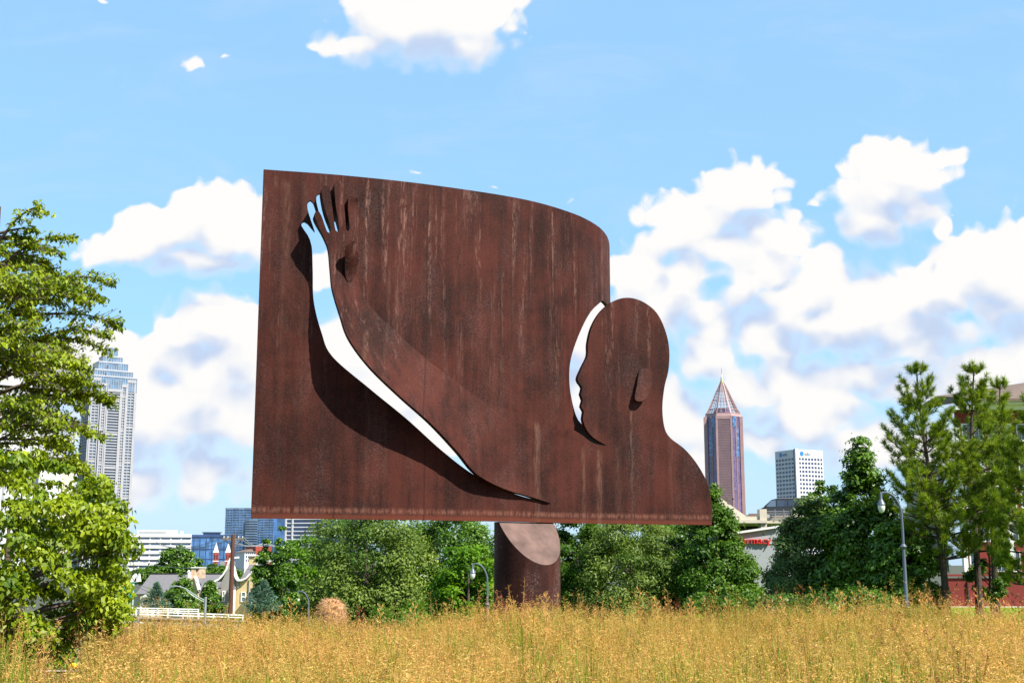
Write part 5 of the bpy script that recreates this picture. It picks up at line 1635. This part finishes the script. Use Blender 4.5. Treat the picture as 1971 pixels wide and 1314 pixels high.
def cobra_lamp():
    Y = 62.0
    a = at(396, 1148, Y); gz = ground_z(a.x, Y)
    t = thing('street_light', (a.x, Y, gz), 'galvanised roadside light pole with long curved arm over the white railing', 'street light')
    h = a.z - gz; P = lambda px, py: at(px, py, Y) - Vector((a.x, Y, gz))
    MB().lathe([(.09, -.2), (.07, h * .5), (.055, h)], 10).build('pole', M_GALV, t, smooth=True)
    pts = poly_path([P(396, 1156), P(376, 1145), P(358, 1133), P(346, 1128.5), P(336, 1127)])
    MB().tube(pts, .03, 8).build('arm', M_GALV, t, smooth=True)
    MB().tube([P(396, 1160), P(370, 1145), P(357, 1134)], .016, 6).build('brace', M_GALV, t, smooth=True)
    b = MB()
    q0, q1 = P(339, 1127), P(326, 1127.5)
    b.bar(q0, q1, .16, .075); b.build('lamp_head', M_GALV, t)
    MB().bar(q0.lerp(q1, .3) - Vector((0, 0, .05)), q0.lerp(q1, .9) - Vector((0, 0, .05)), .12, .04).build('lens', M_GLOBE, t)
cobra_lamp()

def utility_pole(px, ptop, pbot, Y, r, m, label, arms=True, can=False):
    a = at(px, ptop, Y); zb = min(at(px, pbot, Y).z, ground_z(a.x, Y) + .2)
    t = thing('utility_pole', (a.x, Y, zb), label, 'utility pole', 'wooden utility poles')
    h = a.z - zb
    MB().lathe([(r * 1.25, -.3), (r, h * .5), (r * .8, h)], 10).build('pole', m, t, smooth=True)
    if arms:
        MB().box(-.8, .8, -.06, .06, h - .42, h - .28).build('crossarm', M_GREYPOLE, t)
        for x in (-.7, -.4, .4, .7):
            MB().lathe([(.03, -.28), (.045, -.21), (.03, -.14)], 8, (x, 0, h)).build('insulator', M_GLOBE, t)
        MB().bar((-.6, .1, h - .4), (0, .12, h - 1.0), .05).bar((.6, .1, h - .4), (0, .12, h - 1.2), .06).build('brace', M_GREYPOLE, t)
    if can:
        MB().lathe([(.3, -1.9), (.34, -1.8), (.34, -1.0), (.3, -.9)], 12, (.55, 0, h)).build('transformer', M_TRIM, t, smooth=True)
    return Vector((a.x, Y, a.z))
pole_a = utility_pole(449, 1028, 1176, 95, .17, M_WOODPOLE, 'reddish brown utility pole with crossarm in front of the yellow house')
pole_b = utility_pole(510, 1043, 1150, 120, .15, M_GREYPOLE, 'grey utility pole with a white transformer beside the narrow dark trees', arms=False, can=True)
pole_c = utility_pole(491, 1086, 1160, 110, .15, M_GREYPOLE, 'short pale utility pole at the right corner of the yellow house', arms=False)

def wire(a, b, sag, label, r=.018, m=None):
    pts = [a.lerp(b, i / 14) - Vector((0, 0, sag * 4 * (i / 14) * (1 - i / 14))) for i in range(15)]
    o = MB().tube(pts, r, 4).build('overhead_wire', m or M_CABLE)
    tag(o, label, 'wire', 'overhead wires between the utility poles')
SPAN_A = 'pale overhead wire from the reddish brown pole to the transformer pole'
SPAN_B = 'thin dark overhead wire leading left from the reddish brown pole'
SPAN_C = 'pale overhead wire running right from the transformer pole before the striped office'
for dx in (-.7, -.4, .4, .7):
    a = pole_a + Vector((dx, 0, -.12))
    wire(a, Vector((pole_b.x + dx * .3, pole_b.y, pole_b.z - .1)), .5, SPAN_A, .022, M_CABLE_L)
    wire(a, at(300, 1044 + dx * 3, 150), .8, SPAN_B, .016)
    wire(Vector((pole_b.x + dx * .3, pole_b.y, pole_b.z - .1)), at(690, 1072 + dx * 4, 190), .6, SPAN_C, .03, M_CABLE_L)
low = 'lower overhead cable sagging past the grey roofs at the left'
for py, z in ((1077, -2.2), (1122, -4.6), (1128, -5.0)):
    wire(pole_a + Vector((0, 0, z)), at(262, py, 120), .5, {1077: 'pale cable crossing before the white block and round tree', 1122: 'upper of two thin cables crossing the long grey roof', 1128: 'lower of two thin cables crossing the long grey roof'}[py], .02, M_CABLE_L if py == 1077 else M_CABLE)
wire(pole_a + Vector((0, 0, -2.2)), pole_c + Vector((0, 0, -.2)), .3, 'thin cable between the brown pole and the short pale pole', .018)
wire(pole_c + Vector((0, 0, -.2)), at(560, 1106, 130), .3, 'pale cable leading right from the short pale pole', .02, M_CABLE_L)

# --- white bridge railing and its concrete kerb wall
def railing(pts, Y0, Y1, label, hgt_px):
    a, b_ = at(pts[0][0], pts[0][1], Y0), at(pts[1][0], pts[1][1], Y1)
    base = a.copy()
    t = thing('guard_rail', base, label, 'railing', 'white railings on the road bridge')
    d = b_ - a
    n = 9
    hz_ = hgt_px * Y0 / FPX
    for i in range(n + 1):
        q = d * (i / n)
        MB().box(q.x - .035, q.x + .035, q.y - .035, q.y + .035, q.z - hz_ * 1.5, q.z + .03).build('rail_post', M_TRIM, t)
    for f in (0.0, .55):
        MB().bar(Vector((0, 0, -hz_ * f)), d - Vector((0, 0, hz_ * f)), .05, .055).build('rail', M_TRIM, t)
    return a, b_
ra, rb = railing(((200, 1174), (468, 1183)), 62.0, 66.0, 'nearer long white tube railing on the road bridge at the left', 9)
railing(((200, 1168), (382, 1172)), 70.0, 74.0, 'farther white railing ending behind the curved-arm light pole', 7)
M_KERB = mat('stained_concrete', (0.20, 0.155, 0.12), 0.9, 0.22, 1.5, bump=.3, bscale=10)
t = thing('bridge_parapet', ra, 'stained tan concrete parapet below the white bridge railing', 'wall')
d = rb - ra
MB().add([(0, -.15, -.34), (d.x, d.y - .15, d.z - .34), (d.x, d.y + .2, d.z - .34), (0, .2, -.34), (0, -.15, -2.2), (d.x, d.y - .15, d.z - 2.2), (d.x, d.y + .2, d.z - 2.2), (0, .2, -2.2)],
         [(0, 1, 2, 3), (4, 5, 1, 0), (5, 6, 2, 1), (7, 4, 0, 3), (6, 7, 3, 2), (7, 6, 5, 4)]).build('parapet', M_KERB, t)
MB().bar((0, .02, -.30), (d.x, d.y + .02, d.z - .30), .5, .08).build('parapet_cap', M_KERB, t)

# white pipe barrier nearer, half in the grass
a, b_ = at(205, 1195, 50), at(275, 1199, 49)
t = thing('pipe_barrier', a, 'short low white pipe barrier half hidden by grass, right of the left tree', 'barrier')
d = b_ - a
MB().tube([(0, 0, 0), d], .05, 8).build('rail', M_TRIM, t, smooth=True)
q = at(267, 1172, 49) - a
MB().tube([q, Vector((q.x, q.y, q.z - 1.6))], .05, 8).build('post', M_GALV, t, smooth=True)
# thin marker post in the grass
for px, pt, Y, lab in ((235, 1205, 30, 'thin pale marker post standing in the tan grass at the left'), (154, 1222, 25, 'thin short marker post beside the pale path, left')):
    a = at(px, pt, Y); gz = ground_z(a.x, Y)
    o = MB().lathe([(.02, -.2), (.02, a.z - gz)], 8).build('marker_post', M_GALV, smooth=True)
    o.location = (a.x, Y, gz); tag(o, lab, 'post', 'thin marker posts')
# green road sign behind the left tree
a = at(205, 1132, 75); 
t = thing('road_sign', a, 'large green road sign glimpsed through the lower left tree', 'road sign')
k = 75 / FPX
MB().box(-52 * k, 52 * k, 0, .08, -42 * k, 10 * k).build('panel', M_GREEN, t)
MB().box(-52 * k, 52 * k, -.012, .0, 7 * k, 8.5 * k).box(-52 * k, 52 * k, -.012, .0, -40.5 * k, -39 * k).box(-52 * k, -50.5 * k, -.011, .0, -39 * k, 7 * k).box(50.5 * k, 52 * k, -.011, .0, -39 * k, 7 * k).build('border', M_TRIM, t)
for s in (-1, 1): MB().box(s * 40 * k - .06, s * 40 * k + .06, .09, .2, -110 * k, 10 * k).build('post', M_GALV, t)

# --- tan straw-coloured mound behind the grass
def mound():
    Y = 33.0
    a = at(637, 1190, Y); zt = at(637, 1151, Y).z
    gz = ground_z(a.x, Y)
    t = thing('straw_mound', (a.x, Y, gz), 'rounded tan straw mound behind the grass, left of the column', 'mound')
    h = zt - gz; r = 29 * Y / FPX
    g = np.random.default_rng(5)
    b = MB(); prof = [(r * 1.02, -.1), (r * 1.03, h * .3), (r * 1.01, h * .6), (r * .94, h * .78), (r * .78, h * .9), (r * .45, h * .98), (.02, h)]
    b.lathe(prof, 28)
    b.v = [(x * (1 + .06 * math.sin(9 * z + 3 * x)), y, z) for x, y, z in b.v]
    M_STRAW = mat('tan_straw', (0.36, 0.19, 0.09), 0.95, 0.35, 9.0, bump=1.0, bscale=30)
    b.build('core', M_STRAW, t, smooth=True)
    n = 4500
    th = g.random(n) * 2 * np.pi; u = g.random(n)
    zz = h * u ** .8
    rr = np.interp(zz, [q[1] for q in prof], [q[0] for q in prof])
    P = np.stack([rr * np.cos(th), rr * np.sin(th), zz], 1)
    dd = unit(np.stack([np.cos(th) * .5, np.sin(th) * .5, -.25 + 0 * th], 1) + g.normal(size=(n, 3)) * .7)
    L = .07 + .07 * g.random(n)[:, None]
    s = unit(np.cross(dd, g.normal(size=(n, 3)))) * .006
    V = np.stack([P - s, P + s, P + dd * L], 1)
    m = leaf_mat('straw_stalks', (0.22, 0.105, 0.04), (0.50, 0.30, 0.15), .15)
    link('straw', np_mesh('straw', V.reshape(-1, 3), np.arange(3 * n).reshape(n, 3), m, g.random(n)), t, kind='stuff')
mound()

# ------------------------------------------------------------------ the field of ripe grass
M_STALK = leaf_mat('ripe_grass_plumes', (0.29, 0.142, 0.034), (0.76, 0.460, 0.150), .35, .6, .2)
M_BLADE = leaf_mat('green_grass_blades', (0.075, 0.130, 0.006), (0.300, 0.360, 0.030), .4, .5, .3)
M_RUSSET = leaf_mat('russet_seed_stalks', (0.085, 0.022, 0.010), (0.30, 0.115, 0.048), .25, .6, .2)

for m_, straw in ((M_STALK, 1), (M_BLADE, 0), (M_RUSSET, 0)):
    # whole clumps differ in ripeness, and drifts of greener and paler plants run through the field
    b = NT(m_.node_tree)
    mixn = [nd for nd in m_.node_tree.nodes if nd.bl_idname == 'ShaderNodeMix'][0]
    src = mixn.outputs[2]
    users = [l.to_socket for l in src.links]
    pos = b.n('ShaderNodeNewGeometry').outputs['Position']
    rnd = b.n('ShaderNodeObjectInfo').outputs['Random']
    drift = b.noise(pos, 0.45, 4.0, 0.6)
    f = b.lin(b.math('ADD', b.math('MULTIPLY', rnd, 0.55), b.math('MULTIPLY', drift, 0.9)), 0.35, 1.1)
    c = b.mix(1.0, src, b.mix(f, (0.62, 0.86, 0.55), (1.20, 1.08, 1.20)), 'MULTIPLY')
    for u_ in users: b.t.links.new(c, u_)

def tuft_mesh(seed, n_st, n_bl, hgt, mats):
    """a clump of grass: arching blades below, fine stalks that open into airy seed heads"""
    pr = random.Random(seed)
    V, F, T, MI = [], [], [], []
    def tri(a, b, c, t, mi):
        o = len(V); V.extend([tuple(a), tuple(b), tuple(c)]); F.append((o, o + 1, o + 2)); T.append(t); MI.append(mi)
    def ribbon(path, w0, w1, t, mi):
        d = Vector((pr.uniform(-1, 1), pr.uniform(-1, 1), 0)).normalized()
        n = len(path)
        for i in range(n - 1):
            wa, wb = w0 + (w1 - w0) * i / (n - 1), w0 + (w1 - w0) * (i + 1) / (n - 1)
            a0, a1, b0, b1 = path[i] - d * wa, path[i] + d * wa, path[i + 1] - d * wb, path[i + 1] + d * wb
            tri(a0, a1, b1, t, mi)
            if i < n - 2 or w1 > 0: tri(a0, b1, b0, t, mi)
    for _ in range(n_bl):
        a = pr.uniform(0, 6.28); h = hgt * pr.uniform(.35, .85); o = pr.uniform(.03, .16)
        dv = Vector((math.cos(a), math.sin(a), 0))
        p0 = dv * pr.uniform(0, .07)
        path = [p0, p0 + dv * o * .5 + Vector((0, 0, h * .6)), p0 + dv * o * 1.3 + Vector((0, 0, h)), p0 + dv * o * 2.3 + Vector((0, 0, h * pr.uniform(.85, 1.05)))]
        ribbon(path, .0055, .0, pr.random(), 1)
    for _ in range(n_st):
        a = pr.uniform(0, 6.28); h = hgt * pr.uniform(.72, 1.12); o = pr.uniform(.02, .22)
        dv = Vector((math.cos(a), math.sin(a), 0))
        p0 = dv * pr.uniform(0, .08)
        P = lambda t: p0 + dv * o * t * t * 1.5 + Vector((.10 * t * t, 0, h * t))
        t0 = pr.random()
        ribbon([P(0), P(.35), P(.7), P(1.0)], .0026, .001, .2 + t0 * .5, 0)
        for k in range(pr.randint(14, 20)):
            u = pr.uniform(.50, 1.0)
            b = P(u)
            aa = pr.uniform(0, 6.28); ln = (.035 + .15 * (1.02 - u)) * pr.uniform(.5, 1.2)
            e = b + Vector((math.cos(aa) * ln, math.sin(aa) * ln, ln * pr.uniform(.1, .9)))
            s = Vector((-math.sin(aa), math.cos(aa), 0)) * .0013
            tri(b - s, b + s, e, t0 * .6, 0)
            for q in range(3):
                f = e.lerp(b, pr.uniform(0, .7))
                w = Vector((pr.uniform(-1, 1), pr.uniform(-1, 1), pr.uniform(-.3, .6))).normalized()
                s2 = w.orthogonal().normalized() * .0027
                tri(f - s2, f + s2, f + w * pr.uniform(.012, .022), min(1, .25 + .75 * pr.random()), 0)
    return np_mesh('grass_tuft', np.array(V), np.array(F), mats, np.array(T), np.array(MI))

tufts = bpy.data.collections.new('grass_tufts')
N_VAR = 0
def add_tuft(me):
    global N_VAR
    o = bpy.data.objects.new('tuft_%02d' % N_VAR, me); tufts.objects.link(o); N_VAR += 1
for sdd in range(5): add_tuft(tuft_mesh(200 + sdd, 15, 9, .84, [M_STALK, M_BLADE]))       # 0-4 golden
for sdd in range(3): add_tuft(tuft_mesh(300 + sdd, 4, 36, 1.08, [M_STALK, M_BLADE]))       # 5-7 green
for sdd in range(3): add_tuft(tuft_mesh(400 + sdd, 9, 8, 1.00, [M_RUSSET, M_BLADE]))      # 8-10 russet, taller
for sdd in range(2): add_tuft(tuft_mesh(500 + sdd, 5, 16, .40, [M_STALK, M_BLADE]))       # 11-12 short

def field():
    pr = random.Random(99)
    pts, idx, rot, scl = [], [], [], []
    def sinn(x, y): return math.sin(x * .9 + 1.7 * math.sin(y * .5)) * math.sin(y * .8 + 1.3 * math.sin(x * .45))
    y = 4.6
    while y < 27.5:
        half = .44 * y + 2.6
        dens = 21 if y < 16 else (17 if y < 22 else 13)
        step = 1 / math.sqrt(dens)
        x = -half
        while x < half:
            px_, py_ = x + pr.uniform(-.5, .5) * step, y + pr.uniform(-.5, .5) * step
            x += step
            u = px_ / py_ * FPX + 985.5
            far = 24.4 + .9 * math.sin(px_ * .35) + .8 * math.sin(px_ * .13 + 1)
            if u > 1640: far = 25.5 - (u - 1640) / 330 * 3.2 + .4 * math.sin(px_ * 1.1)
            if u < 480: far = 26.4
            if py_ > far: continue
            if (px_ - COLX) ** 2 + (py_ - COLY) ** 2 < .80 ** 2: continue
            n = sinn(px_, py_)
            s = 0.95 + .13 * n + .06 * math.sin(px_ * 2.3 + py_) + pr.uniform(-.15, .15)
            r = pr.random()
            # thin grass round the pale path at the left
            w = max(0, min(1, 2.2 - abs(u - 138) / 38)) * sstep(py_, 9.6, 11.5)
            w = max(w, 1 if (u < 205 and py_ > 19.5) else 0)
            if w > .35:
                if py_ > 20.8 and u > 40: continue
                if pr.random() < w * .45: continue
                s *= 1 - .66 * w
            # tawny, drier on the far side; green shows close by
            near = max(0, min(1, 1 - (py_ - 8.5) / 6.0))
            green = .17 + .85 * near * max(0, .55 + .6 * sinn(px_ * .9 + 3, py_ * 1.1)) + (.16 if u < 220 else 0)
            rus = .045 + (.16 if py_ > far - 1.6 else 0) + (.10 if u < 330 else 0) + (.22 if (u > 1640 and py_ > far - 2.5) else 0)
            if r < green: k = pr.randint(5, 7)
            elif r < green + rus:
                k = pr.randint(8, 10); s *= pr.uniform(.85, 1.08)
            elif r > .97: k = pr.randint(11, 12)
            else: k = pr.randint(0, 4)
            if py_ > 17: s *= 1 + .13 * math.sin(px_ * .75 + .8) * math.sin(px_ * .31 + 2.0) + .05 * math.sin(px_ * 2.9)
            if u > 480 and u < 720 and py_ > 20: s *= 1.12
            if u < 470 and py_ > 20: s *= .86
            pts.append((px_, py_, ground_z(px_, py_) - .01)); idx.append(k)
            wv = .16 * math.sin(px_ * .8 + py_ * .5) 
            rot.append((pr.uniform(-.14, .14) + wv * .6, pr.uniform(-.10, .20) + wv, pr.uniform(-.5, 6.3))); scl.append(max(.25, s))
        y += step
    me = bpy.data.meshes.new('tall_grass'); me.from_pydata(pts, [], [])
    a = me.attributes.new('pick', 'INT', 'POINT'); a.data.foreach_set('value', idx)
    a = me.attributes.new('turn', 'FLOAT_VECTOR', 'POINT'); a.data.foreach_set('vector', np.array(rot, np.float32).ravel())
    a = me.attributes.new('size', 'FLOAT', 'POINT'); a.data.foreach_set('value', scl)
    o = link('tall_grass', me, kind='stuff')
    tag(o, 'field of ripe golden grass with airy seed heads below the monument', 'grass')
    g = bpy.data.node_groups.new('grass_scatter', 'GeometryNodeTree')
    g.interface.new_socket('Geometry', in_out='INPUT', socket_type='NodeSocketGeometry')
    g.interface.new_socket('Geometry', in_out='OUTPUT', socket_type='NodeSocketGeometry')
    gi, go = g.nodes.new('NodeGroupInput'), g.nodes.new('NodeGroupOutput')
    ci = g.nodes.new('GeometryNodeCollectionInfo'); ci.inputs['Collection'].default_value = tufts
    ci.inputs['Separate Children'].default_value = True; ci.inputs['Reset Children'].default_value = True
    iop = g.nodes.new('GeometryNodeInstanceOnPoints'); iop.inputs['Pick Instance'].default_value = True
    def named(n, typ):
        nd = g.nodes.new('GeometryNodeInputNamedAttribute'); nd.data_type = typ; nd.inputs['Name'].default_value = n
        return nd.outputs['Attribute']
    e2r = g.nodes.new('FunctionNodeEulerToRotation')
    L = g.links.new
    L(gi.outputs[0], iop.inputs['Points']); L(ci.outputs[0], iop.inputs['Instance'])
    L(named('pick', 'INT'), iop.inputs['Instance Index'])
    L(named('turn', 'FLOAT_VECTOR'), e2r.inputs[0]); L(e2r.outputs[0], iop.inputs['Rotation'])
    L(named('size', 'FLOAT'), iop.inputs['Scale'])
    L(iop.outputs[0], go.inputs[0])
    md = o.modifiers.new('scatter', 'NODES'); md.node_group = g
    print('grass clumps', len(pts))
field()

# --- single plants that stand out of the field
def stalk(px, ptop, Y, label, seed, lean=0.0):
    """one tall branching seed stalk"""
    a = at(px, ptop, Y); gz = ground_z(a.x, Y)
    pr = random.Random(seed); h = a.z - gz
    b = MB()
    P = lambda t: Vector((lean * (t * t - 1), 0, h * t))
    b.tube([P(0), P(.4), P(.75), P(1)], [.006, .005, .004, .002], 5)
    for i in range(9):
        t = .52 + .46 * i / 9; s = 1 if i % 2 else -1
        ln = .13 * (1.1 - t) + .045
        e = P(t) + Vector((s * ln * pr.uniform(.5, 1), pr.uniform(-.5, .5) * ln, ln * pr.uniform(.7, 1.2)))
        b.tube([P(t), e], [.003, .0015], 4)
        for q in range(5):
            c = P(t).lerp(e, .45 + .14 * q)
            b.bar(c, c + Vector((pr.uniform(-.02, .02), pr.uniform(-.015, .015), .03)), .0085)
    o = b.build('seed_stalk', M_RUSSET if seed % 3 == 0 else M_STALK)
    at_ = o.data.attributes.new('tint', 'FLOAT', 'FACE'); at_.data.foreach_set('value', [pr.uniform(.3, 1) for _ in o.data.polygons])
    o.location = (a.x, Y, gz)
    tag(o, label, 'plant', 'tall seed stalks above the grass')
SL = 'tall branching tan seed stalk rising above the far edge of the grass'
pr = random.Random(4)
for px, pt in ((957, 1138), (983, 1150), (1042, 1146), (1052, 1142), (1068, 1164), (730, 1160), (690, 1165), (800, 1160), (1232, 1128), (1262, 1150), (1248, 1140), (1545, 1124), (1562, 1128), (1572, 1150), (1612, 1130), (1655, 1118), (1645, 1136),
               (1678, 1142), (1775, 1138), (1790, 1142), (1880, 1128), (1898, 1140), (1950, 1138), (1962, 1142), (1925, 1150), (1330, 1150), (1400, 1152), (1460, 1150), (1180, 1150), (860, 1160), (1508, 1148), (1590, 1142), (1700, 1136), (1720, 1146), (640, 1160), (560, 1150), (1285, 1146), (1430, 1148), (1365, 1146), (1625, 1142)):
    SL = 'tall tan seed stalk above the grass ' + ('between the tan mound and the column' if px < 920 else 'in front of the round column' if px < 1090 else 'before the trees right of the column' if px < 1320 else 'before the pharmacy trees' if px < 1500 else 'before the glossy oak' if px < 1745 else 'before the pines and red wall')
    stalk(px, pt, pr.uniform(21.5, 23.6) if px < 1700 else pr.uniform(20, 22), SL, px, pr.uniform(-.12, .12))

def weed(px, ptop, Y, w, m, label, seed, n=26, ln=.16, name='weed'):
    a = at(px, ptop, Y); gz = ground_z(a.x, Y); h = a.z - gz
    root = thing(name, (a.x, Y, gz), label, 'plant')
    g = np.random.default_rng(seed)
    st = MB().tube([(0, 0, 0), (.02, 0, h * .6), (0, .02, h * .95)], [.012, .008, .004], 5).build('stem', M_BLADE, root)
    at_ = st.data.attributes.new('tint', 'FLOAT', 'FACE'); at_.data.foreach_set('value', [.5] * len(st.data.polygons))
    P = np.stack([g.normal(size=n) * w * .3, g.normal(size=n) * w * .3, h * (.45 + .5 * g.random(n))], 1)
    N = unit(np.stack([P[:, 0] * 2, P[:, 1] * 2 - .2, np.full(n, .4)], 1) + g.normal(size=(n, 3)) * .25)
    V, F = leaves(P, N, ln * (.7 + .6 * g.random(n)), .6, g, .5)
    link('leaf', np_mesh('leaf', V, F, m, g.random(n)), root, kind='stuff')
    return root
L_LIME = leaf_mat('lime_leaves', (0.16, 0.30, 0.012), (0.34, 0.50, 0.03), .5)
weed(1112, 1186, 21.6, .30, L_LIME, 'lime green broad-leaved weed right of the column foot', 9, 34, .17)
weed(1758, 1168, 22.0, .5, L_MID, 'dark green leafy weed beside the tall street lamp foot', 10, 60, .16)

# yellow orange flower head at the lower left
a = at(143, 1284, 12.4); gz = ground_z(a.x, 12.4)
t = thing('orange_flower', (a.x, 12.4, gz), 'single yellow orange flower in the grass at the lower left', 'flower')
h = a.z - gz
M_PETAL = mat('orange_petals', (0.85, 0.30, 0.012), .6, .25, 20.0)
M_CORE = mat('yellow_petals', (0.90, 0.52, 0.02), .6, .2, 20.0)
MB().tube([(0, 0, -.02), (.01, 0, h * .5), (0, 0, h)], .006, 5).build('stem', mat('flower_stem', (.07, .14, .02), .7), t)
pr = random.Random(3)
for i in range(16):
    an = i * 2.4; r = .016 + .0022 * i; z = h + .035 - .0035 * i
    d = Vector((math.cos(an), math.sin(an), 0)); s = Vector((-d.y, d.x, 0))
    c = d * r + Vector((0, 0, z))
    MB().add([c - s * .008, c + d * .016 - s * .014 + Vector((0, 0, .010)), c + d * .038 + Vector((0, 0, .006)), c + d * .016 + s * .014 + Vector((0, 0, .010)), c + s * .008], [(0, 1, 2, 3, 4)]).build('petal', M_PETAL if i > 6 else M_CORE, t)
MB().lathe([(.012, h - .01), (.024, h + .01), (.018, h + .035), (.004, h + .045)], 10).build('flower_head', M_CORE, t)
